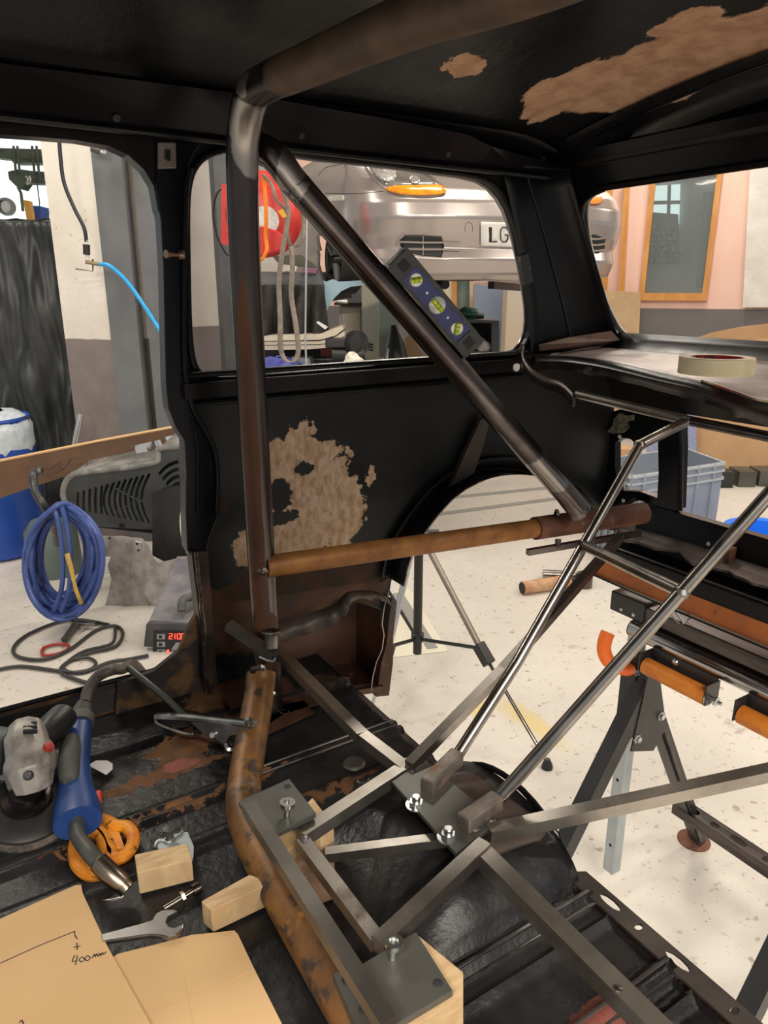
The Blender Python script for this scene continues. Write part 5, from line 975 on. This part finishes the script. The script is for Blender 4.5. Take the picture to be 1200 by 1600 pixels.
tag(obj('reel_cable', M().tube(catmull([a(355, 292, 4.5), a(340, 300, 4.5), a(333, 330, 4.5), a(338, 365, 4.5), a(350, 392, 4.5), a(358, 400, 4.5)], 5), .007, 8), blackp), 'thin black cable hanging against the white wall left of the reel', 'cable')
orb_ = mat('orange_webbing', (.85, .22, .01), None, .7); webm = mat('grey_webbing', (.27, .22, .18), (.20, .165, .14), .85, scale=30)
def ribbon(name, L, wpx, f, m_, label, cat, th=.004):
    P = catmull([V((x, y, 0)) for x, y in L], 5); vs = []
    for i, p in enumerate(P):
        ff = f+(.01*math.sin(i*.5)); vs += [a(p.x-wpx/2, p.y, ff), a(p.x+wpx/2, p.y, ff)]
    return tag(obj(name, M().add(vs, [(i*2, i*2+1, i*2+3, i*2+2) for i in range(len(P)-1)]), m_, solid=th), label, cat)
ribbon('orange_strap', ((412, 276), (414, 300), (416, 340), (415, 370), (417, 390), (408, 408)), 6, 4.06, orb_, 'orange webbing strap hanging in front of the red reel', 'strap')
ribbon('grey_sling', ((437, 285), (450, 330), (441, 395), (436, 440), (438, 500), (438, 540), (444, 560), (455, 566), (464, 558), (466, 540), (461, 500), (455, 460), (457, 420), (455, 385)), 8, 4.02, webm, 'long grey lifting sling looped down in front of the dark bench', 'sling')
ribbon('short_sling', ((410, 272), (425, 290), (432, 312), (446, 330), (448, 360), (452, 380), (462, 386), (472, 376), (474, 350), (470, 320)), 6, 4.04, webm, 'shorter grey sling loop hanging over the red reel', 'sling')
tag(flat('sling_tag', ((434, 330), (442, 326), (448, 338), (443, 341)), 4.0, mat('amber_tag', (.75, .38, .02), None, .5), None, .004), 'small amber tag on the grey sling', 'tag')
tag(obj('hanging_wire', M().tube([a(480, 300, 4.06), a(478, 440, 4.06), a(477, 530, 4.06), a(479, 580, 4.06), a(479, 620, 4.06)], .006, 8), alu), 'thin straight steel wire hanging right of the slings', 'wire')
# bench with dark cloths
bn = thing('draped_rack', 'dark steel rack with black cloths hanging from its shelf', 'rack', (lambda q: V((q.x, q.y, 0)))(a(455, 560, 4.55)))
flat('shelf', ((398, 424), (498, 426), (505, 446), (398, 446)), 4.5, steelg, bn, .5)
clm = mat('black_cloth', (.022, .022, .021), (.045, .042, .038), .85, scale=10, bump=.3)
def cl(u, v):
    p = a(402+(104+6*v)*u, 445, 4.46); q = a(402+(104+8*v)*u, 530-8*abs(math.sin(u*7)), 4.46); r = p.lerp(q, v)
    return r+HZ*(.05*math.sin(u*26+2*v)*(.3+v)+.03*noise.noise(V((u*9, v*3, 0))))
obj('cloth', M().grid(cl, 60, 16), clm, bn, smooth=80, solid=.006)
flat('lower_back', ((398, 520), (560, 520), (560, 640), (398, 640)), 5.0, ink, bn, .04)
for nm, px, f, m_ in (('paper', ((442, 413), (464, 416), (462, 424), (440, 423)), 4.45, white), ('purple_box', ((472, 419), (496, 420), (494, 427), (473, 426)), 4.45, mat('mauve_box', (.25, .10, .18), None, .6)), ('olive_bag', ((425, 400), (470, 398), (484, 408), (495, 418), (460, 416), (435, 412)), 4.62, mat('olive_bag', (.10, .11, .08), (.15, .15, .11), .7))):
    tag(flat(nm, px, f, m_, None, .1), {'paper': 'white paper lying on the grey shelf behind the slings', 'purple_box': 'flat mauve box at the right end of the grey shelf', 'olive_bag': 'olive bag slumped on the grey shelf behind the slings'}[nm], nm.split('_')[-1])
pd = mat('cream_pad', (.62, .56, .45), (.55, .49, .39), .6, scale=8); pdd = mat('pad_seam', (.04, .035, .03), None, .8)
for k, (L, lb) in enumerate(((((405, 526), (430, 524), (500, 522), (520, 514), (534, 509), (537, 514), (525, 524), (500, 531), (405, 533)), 'topmost cream padded board in the stack behind the slings'),
                       (((405, 534), (500, 533), (525, 526), (538, 517), (539, 524), (525, 533), (500, 538), (405, 539)), 'middle cream padded board in the stack behind the slings'),
                       (((405, 540), (500, 539), (525, 534), (540, 525), (536, 533), (515, 543), (480, 546), (405, 547)), 'lowest cream padded board in the stack behind the slings'))):
    tag(flat('padded_board', L, 4.35+.01*k, pd, None, .5), lb, 'board')
bvm = mat('blue_plastic_bag', (.04, .045, .24), (.08, .09, .35), .4, scale=12, bump=.5)
bp_ = a(432, 575, 4.3)
tag(obj('blue_bag', M().grid(lambda u, v: bp_+RT*(.17*math.sin(math.pi*v)*math.cos(2*math.pi*u)*(1+.2*noise.noise(V((u*6, v*4, 0)))))+HZ*(.17*math.sin(math.pi*v)*math.sin(2*math.pi*u))+V((0, 0, .09*math.cos(math.pi*v)*(1+.3*noise.noise(V((u*5, v*5, 3))))-.03)), 24, 12), bvm, smooth=80), 'crumpled dark blue plastic bag on the lower shelf', 'bag')
tag(flat('grey_tub', ((455, 558), (484, 560), (486, 580), (452, 582)), 4.4, mat('grey_tub', (.22, .25, .30), None, .5), None, .2), 'grey plastic tub right of the blue bag', 'tub')
tag(flat('low_bench', ((398, 576), (600, 572), (600, 640), (398, 640)), 4.3, mat('bench_top', (.20, .20, .20), (.3, .3, .3), .5, scale=6), None, .6), 'low grey workbench just showing above the window sill', 'bench')
# black motor, cloth, red tool box
mo = thing('black_motor', 'black electric motor with round ends on the low bench', 'motor', a(535, 575, 4.45))
obj('body', M().tube([a(520, 553, 4.45), a(546, 554, 4.45)], .075, 18), blackp, mo); obj('end_bell', M().lathe(a(556, 537, 4.4), [(0, -.04), (.05, -.04), (.075, -.02), (.075, .03), (0, .05)], 24, (RT-HZ)), blackp, mo)
obj('foot', M().tube([a(545, 555, 4.4), a(570, 553, 4.4)], [.05, .035], 14), blackp, mo); obj('terminal_box', M().box(a(525, 535, 4.4), (.12, .1, .06), (RT, HZ, V((0, 0, 1)))), blackc, mo, bevel=.01); obj('base', M().box(a(530, 571, 4.45), (.28, .16, .03), (RT, HZ, V((0, 0, 1)))), blackc, mo, smooth=0)
cc = a(552, 566, 4.25)
tag(obj('white_cloth', M().grid(lambda u, v: cc+(RT*(.055*math.sin(math.pi*v)*math.cos(2*math.pi*u))+HZ*(.055*math.sin(math.pi*v)*math.sin(2*math.pi*u))+V((0, 0, .05*math.cos(math.pi*v))))*(1+.5*noise.noise(V((math.cos(6.28*u)*1.5, math.sin(6.28*u)*1.5, v*4)))), 24, 14), mat('white_rag', (.75, .70, .62), None, .8), smooth=80), 'crumpled white rag in front of the black motor', 'rag')
tag(flat('red_box', ((500, 541), (516, 539), (516, 556), (501, 557)), 4.55, mat('dark_red_box', (.25, .02, .02), None, .5), None, .15), 'dark red box under the padded boards', 'box')
tag(flat('rolled_paper', ((494, 504), (497, 502), (512, 511), (508, 515)), 4.33, white, None, .03), 'white paper tube on top of the padded boards', 'paper')
# painted fender hanging, cabinets
fd = [(490, 432), (498, 436), (510, 440), (520, 436), (530, 440), (548, 439), (566, 438), (566, 446), (548, 448), (533, 455), (522, 466), (514, 478), (509, 490), (505, 487), (502, 476), (496, 455)]
tag(flat('pale_blue_fender', fd, 4.62, mat('pale_blue_paint', (.42, .60, .72), None, .3), None, .02), 'pale blue car wing panel below the lifted silver car', 'car panel')
cab = mat('beige_steel_cabinet', (.50, .47, .40), (.45, .42, .36), .5, scale=3); lk = mat('pale_locker', (.44, .50, .50), (.52, .49, .38), .5, scale=3)
gg = thing('beige_cabinet', 'beige steel cabinet with a dark top beyond the padded boards', 'cabinet', (lambda q: V((q.x, q.y, 0)))(a(548, 560, 7.0)))
stand('body', 531, 566, 7.0, a(548, 478, 7.0).z, .5, cab, gg); obj('door', M().plate([[a(x, y, 6.98) for x, y in ((534, 481), (563, 481), (563, 620), (534, 620))]], HZ, .015), cab, gg, smooth=0)
flat('worktop', ((522, 473), (566, 473), (566, 477), (522, 477)), 6.9, darkw, gg, .5); flat('splashback', ((542, 450), (566, 446), (566, 473), (542, 473)), 7.3, steelg, gg, .05)
tp2 = thing('chrome_tap', 'small chrome taps on the beige cabinet top', 'tap', a(535, 472, 6.9))
obj('spout', M().tube(catmull([a(532, 472, 6.9), a(534, 460, 6.9), a(540, 457, 6.9), a(543, 466, 6.9)], 4), .018, 8), alu, tp2); obj('base', M().tube([a(525, 470, 6.9), a(543, 472, 6.9)], .02, 8), alu, tp2)
lc_ = thing('locker', 'tall pale blue-grey locker with vent slots', 'locker', (lambda q: V((q.x, q.y, 0)))(a(580, 560, 6.6)))
stand('body', 566, 592, 6.6, a(580, 444, 6.6).z, .5, lk, lc_); m = M()
for k in range(3): obj('vent', M().tube([a(575, 537+k*4.5, 6.585), a(583, 539+k*4.5, 6.585)], .006, 4), ink, lc_)
stand('side_screen', 592, 622, 6.9, a(580, 435, 6.9).z, .06, mat('green_grey_panel', (.15, .18, .165), None, .5)) ; bpy.data.objects['side_screen'].name = 'grey_screen'; tag(bpy.data.objects['grey_screen'], 'green-grey screen panel right of the locker', 'screen')
tb_ = thing('folded_umbrella', 'dark folded parasol leaning beside the locker with a white pole', 'parasol', (lambda q: V((q.x, q.y, 0)))(a(620, 600, 6.2)))
obj('canopy', M().tube([a(614, 508, 6.2), a(618, 540, 6.2), a(624, 620, 6.2)], [.02, .08, .15], 12), blackp, tb_); obj('pole', M().tube([a(608, 545, 6.15), a(604, 570, 6.15), a(603, 620, 6.15)], .010, 8), white, tb_)
tag(flat('wooden_board', ((632, 528), (642, 520), (662, 560), (664, 640), (632, 640)), 6.9, mat('plywood', (.45, .30, .15), (.38, .25, .13), .6, scale=9, stretch=(1, 1, .2)), None, .03), 'plywood board leaning behind the diagonal tube', 'board')
# far doors and panels
fdm = mat('cream_door', (.70, .64, .50), None, .5)
tag(flat('cream_cupboard_door', ((687, 420), (707, 420), (707, 620), (687, 620)), 9.0, fdm, None, .04), 'cream cupboard door beside the glazed timber door', 'door')
gd2 = thing('glazed_door', 'timber door with tall glass pane under the silver car', 'door', (lambda q: V((q.x, q.y, 0)))(a(722, 560, 9.0)))
flat('frame', ((707, 415), (714, 415), (714, 640), (707, 640)), 8.95, tim, gd2, .06); flat('frame', ((734, 415), (740, 415), (740, 640), (734, 640)), 8.95, mat('pale_timber', (.62, .44, .28), None, .5), gd2, .06); flat('pane', ((714, 415), (734, 415), (734, 640), (714, 640)), 9.0, mat('dark_glass', (.12, .17, .15), (.2, .22, .2), .1, scale=2), gd2, .02)
tag(flat('wooden_post', ((683, 430), (688, 430), (688, 620), (684, 620)), 8.9, tim, None, .05), 'slim timber post left of the cream cupboard door', 'post')
tag(flat('blue_grey_panel', ((740, 444), (788, 448), (788, 640), (740, 640)), 8.6, mat('blue_grey_board', (.20, .24, .32), None, .5), None, .05), 'blue-grey partition panel right of the glazed door', 'panel')
stand('cream_column', 788, 826, 8.0, a(800, 443, 8.0).z, .3, mat('stained_cream', (.48, .47, .42), (.55, .45, .33), .6, scale=1.5)); tag(bpy.data.objects['cream_column'], 'stained cream screen beside the rear window pillar', 'screen')
tag(flat('orange_box', ((758, 434), (778, 436), (778, 446), (758, 444)), 8.7, orng, None, .1), 'small orange box above the blue-grey panel', 'box')
tk = thing('dark_cabinet', 'dark grey open cabinet with rags inside', 'cabinet', (lambda q: V((q.x, q.y, 0)))(a(750, 560, 6.4)))
zt2 = a(750, 501, 6.4).z; dkc = mat('dark_cabinet', (.045, .047, .052), None, .5)
flat('top', ((712, 499), (780, 501), (780, 505), (712, 504)), 6.35, dkc, tk, .45); flat('side', ((768, 503), (780, 503), (780, 640), (768, 640)), 6.38, dkc, tk, .4); flat('side', ((712, 503), (720, 503), (720, 640), (712, 640)), 6.38, dkc, tk, .4); flat('back', ((712, 503), (780, 503), (780, 640), (712, 640)), 6.8, ink, tk, .02); flat('shelf', ((720, 549), (768, 549), (768, 553), (720, 553)), 6.4, dkc, tk, .38)
cc2 = a(755, 541, 6.45)
tag(obj('grey_rag', M().grid(lambda u, v: cc2+(RT*(.07*math.sin(math.pi*v)*math.cos(2*math.pi*u))+HZ*(.06*math.sin(math.pi*v)*math.sin(2*math.pi*u))+V((0, 0, .06*math.cos(math.pi*v))))*(1+.5*noise.noise(V((math.cos(6.28*u)*1.5, math.sin(6.28*u)*1.5, v*4+5)))), 20, 12), mat('grey_rag', (.40, .38, .36), None, .9), smooth=80), 'crumpled grey rag inside the dark cabinet', 'rag')
pg_ = thing('green_grinder', 'dark green bench grinder on top of the dark cabinet', 'grinder', a(735, 500, 6.5))
grn = mat('machine_green', (.015, .075, .05), None, .4)
obj('body', M().tube([a(716, 493, 6.5), a(727, 489, 6.5), a(745, 491, 6.5)], [.045, .06, .045], 16), grn, pg_); obj('nose', M().tube([a(744, 493, 6.5), a(756, 494, 6.5)], [.03, .02], 12), blackp, pg_); obj('base', M().box(a(732, 498, 6.5), (.12, .08, .02), (RT, HZ, V((0, 0, 1)))), grn, pg_, smooth=0)
tag(flat('photo_frame', ((709, 479), (732, 481), (732, 484), (712, 483), (712, 497), (709, 497)), 6.6, white, None, .02), 'small white frame behind the green grinder', 'frame')
# ------------------------------------------------------------------ right background
tag(obj('fibre_board', M().plate([[rwp(x, y, .25) for x, y in ((930, 452), (1005, 457), (996, 640), (930, 640))]], RN, .02), mat('fibre_board', (.52, .36, .20), (.46, .31, .17), .7, scale=6), smooth=0), 'brown fibreboard sheet leaning below the timber window', 'board')
def rcard(name, L, off, label):
    P = [onp(x, y, rw0+RN*off, RN) for x, y in L]; tag(obj(name, M().plate([P], RN, .01), card2, smooth=0), label, 'cardboard')
rcard('cardboard_sheet', ((1078, 532), (1110, 520), (1160, 510), (1230, 502), (1400, 500), (1400, 640), (1078, 640)), 1.0, 'upper rear cardboard sheet leaning below the white plaster panel')
rcard('cardboard_sheet', ((1083, 548), (1130, 535), (1210, 528), (1400, 520), (1400, 720), (1230, 742), (1180, 750), (1140, 757), (1083, 759)), 1.35, 'large front cardboard sheet hanging down behind the grey crate')
for k, (x0, x1) in enumerate(((1098, 1120), (1128, 1155), (1160, 1200))):
    tag(stand('dark_box', x0+25, x1+25, 5.75+.02*k, .13, .2, plate_m if k else blackp, py=760), ('black box under the cardboard, nearest the grey crate', 'middle dark box on the floor under the cardboard', 'dark box under the cardboard at the right edge')[k], 'box')
pr_m, t_, b_ = nt('blue_white_print')
tcn = t_.nodes.new('ShaderNodeNewGeometry').outputs['Position']
wv = t_.nodes.new('ShaderNodeTexBrick'); mp = t_.nodes.new('ShaderNodeMapping'); mp.inputs['Rotation'].default_value = (1.57, 0, .3); mp.inputs['Scale'].default_value = (8, 8, 8); t_.links.new(tcn, mp.inputs[0]); t_.links.new(mp.outputs[0], wv.inputs[0])
wv.inputs[1].default_value = (.05, .08, .30, 1); wv.inputs[2].default_value = (.07, .10, .36, 1); wv.inputs[3].default_value = (.72, .74, .80, 1); wv.inputs['Mortar Size'].default_value = .035
t_.links.new(wv.outputs[0], b_.inputs['Base Color'])
PB = [onp(x, y, rw0+RN*1.5, RN) for x, y in ((1010, 600), (1078, 604), (1088, 640), (1089, 775), (1010, 775))]
pb_ = tag(obj('patterned_board', M().plate([PB], RN, .02), pr_m, smooth=0), 'blue and white printed board behind the grey crate', 'board')
obj('white_band', M().tube(catmull([onp(x, y, rw0+RN*1.53, RN) for x, y in ((1062, 612), (1068, 640), (1072, 665), (1070, 690), (1062, 706))], 4), .02, 6, flat=.2), white, pb_)
crm = mat('grey_crate_plastic', (.23, .26, .32), (.27, .30, .36), .4, scale=4); crd = mat('crate_inside', (.19, .21, .22), None, .5)
def crate(name, pl, pr, pb, ztop, zbot, label, ins=True):
    """pl, pr, pb: ground-plan corners left, front corner, right"""
    A_, B_, C_ = [V((p.x, p.y, 0)) for p in (pl, pr, pb)]; D_ = A_+C_-B_
    t = thing(name, label, 'crate', (A_+C_)/2+V((0, 0, zbot)))
    cs = [A_, B_, C_, D_]; th = .012
    cen = (A_+C_)/2
    for i in range(4):
        p, q = cs[i], cs[(i+1) % 4]; n_ = (q-p).cross(V((0, 0, 1))).normalized()
        if n_.dot(cen-p) < 0: n_ = -n_
        m = M().add([p+V((0, 0, zbot)), q+V((0, 0, zbot)), q+V((0, 0, ztop)), p+V((0, 0, ztop))]+[v+n_*th for v in (p+V((0, 0, zbot)), q+V((0, 0, zbot)), q+V((0, 0, ztop)), p+V((0, 0, ztop)))], [(0, 1, 2, 3), (4, 7, 6, 5), (0, 4, 5, 1), (3, 2, 6, 7), (0, 3, 7, 4), (1, 5, 6, 2)])
        obj('wall', m, crm, t, smooth=0)
        for z in (ztop-.008, ztop-.05, ztop-.10): obj('rim_rib', M().tube([p-n_*.008+V((0, 0, z)), q-n_*.008+V((0, 0, z))], .007, sq=True), galv, t, smooth=0)
        for k in (.12, .3, .5, .7, .88): r0 = p.lerp(q, k)-n_*.007; obj('rib', M().tube([r0+V((0, 0, zbot)), r0+V((0, 0, ztop))], .008, sq=True), crm, t, smooth=0)
    obj('base', M().plate([cs], (0, 0, 1), .01), crd, t, smooth=0) if False else obj('base', M().add([c+V((0, 0, zbot+.01)) for c in cs], [(0, 1, 2, 3)]), crd, t, smooth=0, solid=.01)
cA, cB, cC = on(1010, 845, z=0), on(1112, 843, z=0), on(1128, 815, z=0)
zc_ = .38
g0 = on(1109, 850, z=0); rzt = af(1127, 722, (g0-CAM).dot(HZ)).z
c_front = on(1110, 852, z=0); fF = (c_front-CAM).dot(HZ)
crate('grey_crate', a(985, 760, fF-.35), a(1126, 760, fF), a(1070, 705, fF+.42), a(1127, 722, fF).z, 0, 'large ribbed grey plastic crate standing behind the car tail')
crate('small_grey_crate', a(948, 760, 4.7), a(1027, 760, 4.35), a(1050, 760, 4.75), a(1027, 752, 4.35).z, 0, 'ribbed grey crate seen through the tail lamp opening')
bk_ = on(1190, 880, z=0); bk2_ = V((bk_.x, bk_.y, 0))
bu = thing('blue_tub', 'bright blue plastic tub on the floor at the right edge', 'tub', bk2_)
brm = mat('bright_blue_plastic', (.01, .16, .75), None, .3)
obj('tub_wall', M().lathe(bk2_, [(.17, 0), (.18, .01), (.205, .16), (.225, .165), (.228, .19), (.238, .195), (.236, .215), (.225, .215), (.20, .205), (.175, .03), (0, .025)], 40), brm, bu)
tag(obj('cardboard_box', M().box(a(975, 712, 6.6), (.18, .2, .16), (RT, HZ, V((0, 0, 1)))), card2, smooth=0), 'small cardboard box on the floor seen through the lamp opening', 'box')
# ------------------------------------------------------------------ silver sports car on a lift
WX = RT*.934+HZ*.358; WS = RT*.358-HZ*.934; WC = G(.80, 4.38, 1.61)     # across, forward (towards us), origin at bumper centre bottom
def cpt(u, s, z): return WC+WX*u+WS*s+V((0, 0, z))
HWD = .90
def plan(t):      # t in -1..1 around the nose, from far back on one side to the other
    an = t*math.pi/2; cx = math.sin(an); cs_ = max(math.cos(an), 0)
    return math.copysign(abs(cx)**.55, cx), cs_**.75
PROF = [(0, -.15, .90), (.03, -.03, .96), (.10, .0, .985), (.16, -.03, .98), (.22, -.005, 1.0), (.30, .02, 1.01), (.38, .0, 1.01), (.44, -.06, 1.0), (.50, -.20, .985), (.57, -.45, .96), (.66, -.80, .92), (.76, -1.25, .85)]
PROF = [(z*1.08, o_, w_) for z, o_, w_ in PROF]
def carf(u, v):
    t = u*2-1; i = v*(len(PROF)-1); k = min(int(i), len(PROF)-2); f_ = i-k
    z = PROF[k][0]*(1-f_)+PROF[k+1][0]*f_; off = PROF[k][1]*(1-f_)+PROF[k+1][1]*f_; wd = PROF[k][2]*(1-f_)+PROF[k+1][2]*f_
    # side part then nose
    if abs(t) > .6: e = (abs(t)-.6)/.4; return cpt(math.copysign(HWD*wd*(1-.0*e), t), -.62-1.5*e, z)
    an = t/.6*math.pi/2; uu = math.copysign(abs(math.sin(an))**.8, an)*HWD*wd; ss = -.62+(.62+off)*max(math.cos(an), 0)**.62
    return cpt(uu, ss, z)
WA = [(-.80, .0)]
def keep(p):
    q = p-WC; u = q.dot(WX); s = q.dot(WS); z = q.z
    return not (abs(u) > .62 and (s+.80)**2+(z-.03)**2 < .335**2)
silver = mat('champagne_silver_paint', (.39, .34, .32), (.41, .355, .335), .26, .6, scale=1, coat=.6)
car = thing('silver_sports_car', 'silver sports car raised on a lift, front bumper and headlight showing through window', 'car', cpt(0, -.8, -.1))
carm = M().grid(carf, 120, 66, keep=keep); obj('bodywork', carm, silver, car, smooth=60, solid=.004)
tree = BVHTree.FromPolygons([tuple(v) for v in carm.v], [f for f in carm.f])
def hit(px, py, lift=.004):
    r = ray(px, py).normalized(); h = tree.ray_cast(CAM, r)
    if h[0] is None: return a(px, py, 4.3)
    n_ = h[1]; n_ = n_ if n_.dot(r) < 0 else -n_
    return h[0]+n_*lift
def patch(name, L, m_, lift=.004, parent=car, thick=.003, bulge=0):
    """panel laid on the curved body: fan of rings from the outline to its centre"""
    P = catmull([V((x, y, 0)) for x, y in L], 3, True) if bulge else [V((x, y, 0)) for x, y in L]
    if not bulge:
        Q = []
        for i, p in enumerate(P):
            q = P[(i+1) % len(P)]; k = max(1, int((q-p).length/7)); Q += [p.lerp(q, j/k) for j in range(k)]
        P = Q
    c = sum(P, V())/len(P); n = len(P); vs = []; R_n = 5
    for j in range(R_n):
        f_ = 1-j/R_n
        for p in P: q = c+(p-c)*f_; vs.append(hit(q.x, q.y, lift+bulge*(1-f_**2)))
    vs.append(hit(c.x, c.y, lift+bulge)); fs = [(j*n+i, j*n+(i+1) % n, (j+1)*n+(i+1) % n, (j+1)*n+i) for j in range(R_n-1) for i in range(n)]
    fs += [((R_n-1)*n+i, (R_n-1)*n+(i+1) % n, R_n*n) for i in range(n)]
    return obj(name, M().add(vs, fs), m_, parent, smooth=60, solid=thick)
HLO = [(566, 240), (568, 258), (576, 272), (588, 286), (602, 297), (625, 305), (650, 308), (680, 307), (695, 302), (696, 294), (682, 282), (662, 268), (640, 256), (615, 246), (590, 238)]
refl = mat('headlamp_reflector', (.62, .60, .57), (.40, .39, .37), .15, .9, scale=14)
patch('headlamp', HLO, silver, .003, bulge=.006)
hp = patch('headlamp_bowl', [(572, 242), (575, 260), (585, 276), (600, 290), (612, 292), (640, 293), (668, 292), (684, 290), (665, 274), (640, 260), (612, 248), (590, 242)], refl, .008, bulge=.012)
patch('main_lamp', [(577, 258), (580, 270), (590, 281), (604, 288), (616, 284), (621, 272), (618, 260), (608, 252), (592, 250)], mat('lamp_glass_bright', (.85, .83, .78), (.45, .44, .42), .08, .6, scale=40), .018, hp, bulge=.01)
patch('small_lamp', [(640, 284), (643, 291), (652, 292), (656, 286), (652, 281), (645, 280)], mat('lamp_glass_small', (.7, .68, .64), None, .1, .8), .02, hp, bulge=.006)
patch('indicator', [(603, 297), (620, 293), (650, 293), (680, 292), (694, 295), (697, 301), (690, 306), (665, 308), (635, 307), (615, 303)], mat('amber_lens', (.85, .33, .01), (.70, .22, .01), .2, scale=30), .012, bulge=.010)
patch('wing_seam', [(509, 353), (560, 354), (603, 301), (604, 303), (561, 357), (509, 356)], ink, .001, thick=.001) if False else None
def seam(name, L, r=.0025, m_=ink, lift=.001):
    P = catmull([V((x, y, 0)) for x, y in L], 6); return obj(name, M().tube([hit(p.x, p.y, lift) for p in P], r, 6), m_, car)
seam('bumper_seam', ((508, 302), (540, 303), (570, 302), (600, 299)))
seam('bonnet_seam', ((498, 275), (510, 262), (535, 257)))
seam('tow_cover_seam', ((727, 362), (727, 352), (732, 347), (738, 352), (738, 362)), .0018)
patch('side_marker', [(512, 306), (538, 305), (539, 313), (513, 315)], mat('clear_marker', (.75, .73, .65), None, .15, .3), .004)
patch('air_intake', [(624, 372), (635, 367), (660, 367), (690, 369), (694, 385), (690, 402), (660, 400), (634, 394), (626, 385)], mat('intake_black', (.012, .013, .014), None, .5), .002)
for y0 in (377, 390): seam('intake_slat', ((624, y0), (660, y0+1), (690, y0+1), (718, y0+2)), .006, silver, .010)
seam('intake_post', ((661, 368), (661, 400)), .004, silver, .008)
seam('intake_lip', ((632, 366), (620, 380), (628, 396), (660, 403), (700, 405)), .008, silver, .0)
pl8 = patch('number_plate', [(750, 346), (875, 350), (873, 388), (750, 383)], mat('plate_white', (.80, .79, .74), None, .4), .012, thick=.006)
def strokes(ch, x0, y0, w_, h):
    G_ = {'L': [((0, 0), (0, 1), (1, 1))], 'G': [((1, .18), (.75, 0), (.25, 0), (0, .2), (0, .8), (.25, 1), (.75, 1), (1, .8), (1, .52), (.6, .52))], '5': [((1, 0), (.05, 0), (0, .48), (.7, .42), (1, .62), (1, .82), (.75, 1), (.2, 1), (0, .85))]}
    m = M()
    for L in G_[ch]:
        m.tube([hit(x0+p*w_, y0+q*h, .019) for p, q in L], .0095, 4, flat=.3)
    obj('plate_letter', m, ink, pl8, smooth=0)
strokes('L', 764, 354, 10, 22); strokes('G', 780, 354, 11, 22); strokes('5', 798, 355, 11, 22)
for x, y in ((938, 309), ): patch('far_indicator', [(918, 312), (930, 306), (940, 312), (934, 320), (918, 320)], mat('amber_lens_far', (.75, .22, .02), None, .3), .01, bulge=.004)
for y0 in (372, 381, 390): seam('far_intake_slat', ((920, y0), (930, y0+1), (944, y0-1)), .006, silver, .010)
patch('far_intake', [(919, 366), (930, 366), (946, 372), (944, 388), (934, 397), (922, 397)], mat('intake_black_far', (.012, .013, .014), None, .5), .002)
wc_ = cpt(-.78, -.80, .13)
tyre = mat('tyre_rubber', (.02, .02, .02), None, .75)
obj('tyre', M().lathe(wc_-WX*.10, [(.14, 0), (.19, -.01), (.205, .02), (.21, .06), (.21, .12), (.19, .14), (.14, .14)], 40, WX), tyre, car)
rim = obj('wheel_rim', M().lathe(wc_-WX*.09, [(.135, 0), (.145, -.004), (.142, .02), (.11, .05), (.06, .04), (.05, .02), (0, .02)], 32, WX), mat('dusty_rim', (.12, .12, .11), None, .4, .7), car)
for k in range(5):
    an = k*2*math.pi/5; d = WS*math.cos(an)+V((0, 0, math.sin(an))); obj('spoke', M().tube([wc_-WX*.09+d*.03, wc_-WX*.10+d*.135], [.03, .02], 8, flat=.5), rim.data.materials[0], rim)
obj('wheel_arch_liner', M().grid(lambda u, v: cpt(-.84+.35*v, -.80+.345*math.cos(math.pi*u), .03+.345*math.sin(math.pi*u)), 16, 4), blackp, car, solid=.003)
obj('undertray', M().box(cpt(0, -1.2, .05), (1.3, 1.9, .06), (WX, WS, V((0, 0, 1)))), mat('undertray_dark', (.04, .04, .035), (.08, .075, .07), .7, scale=8), car, smooth=0)
obj('suspension_arm', M().tube([wc_+WX*.1+V((0, 0, -.03)), cpt(-.3, -.85, -.04), cpt(-.25, -.5, -.02)], .03, 10), blackc, car)
obj('windscreen_base', M().tube([cpt(-.62, -1.25, .79), cpt(0, -1.12, .80), cpt(.62, -1.25, .79)], .05, 8), blackp, car)
lf = thing('car_lift', 'dark two-post lift arms and beam carrying the silver car', 'car lift', V((cpt(.2, -2.0, 0).x, cpt(.2, -2.0, 0).y, 0)))
obj('lift_arm', M().tube([cpt(-.55, -1.6, -.06), cpt(-.9, -1.35, -.10), cpt(-1.15, -1.45, -.1)], .05, sq=True), blackc, lf, smooth=0)
obj('lift_arm', M().tube([cpt(.35, -1.0, -.02), cpt(.9, -1.4, -.04)], .025, sq=True), blackc, lf, smooth=0)
obj('lift_pad', M().lathe(cpt(-.55, -1.55, -.07), [(.06, 0), (.06, .05), (0, .05)], 16), blackp, lf)
obj('cross_beam', M().tube([cpt(-1.35, -2.1, 1.25), cpt(1.2, -2.1, 1.25)], .06, sq=True), blackc, lf, smooth=0)
for u in (-1.35,): obj('lift_post', M().box(cpt(u, -2.0, 0)+V((0, 0, -.05)), (.16, .22, 3.1), (WX, WS, V((0, 0, 1)))), steelg, lf, smooth=0)
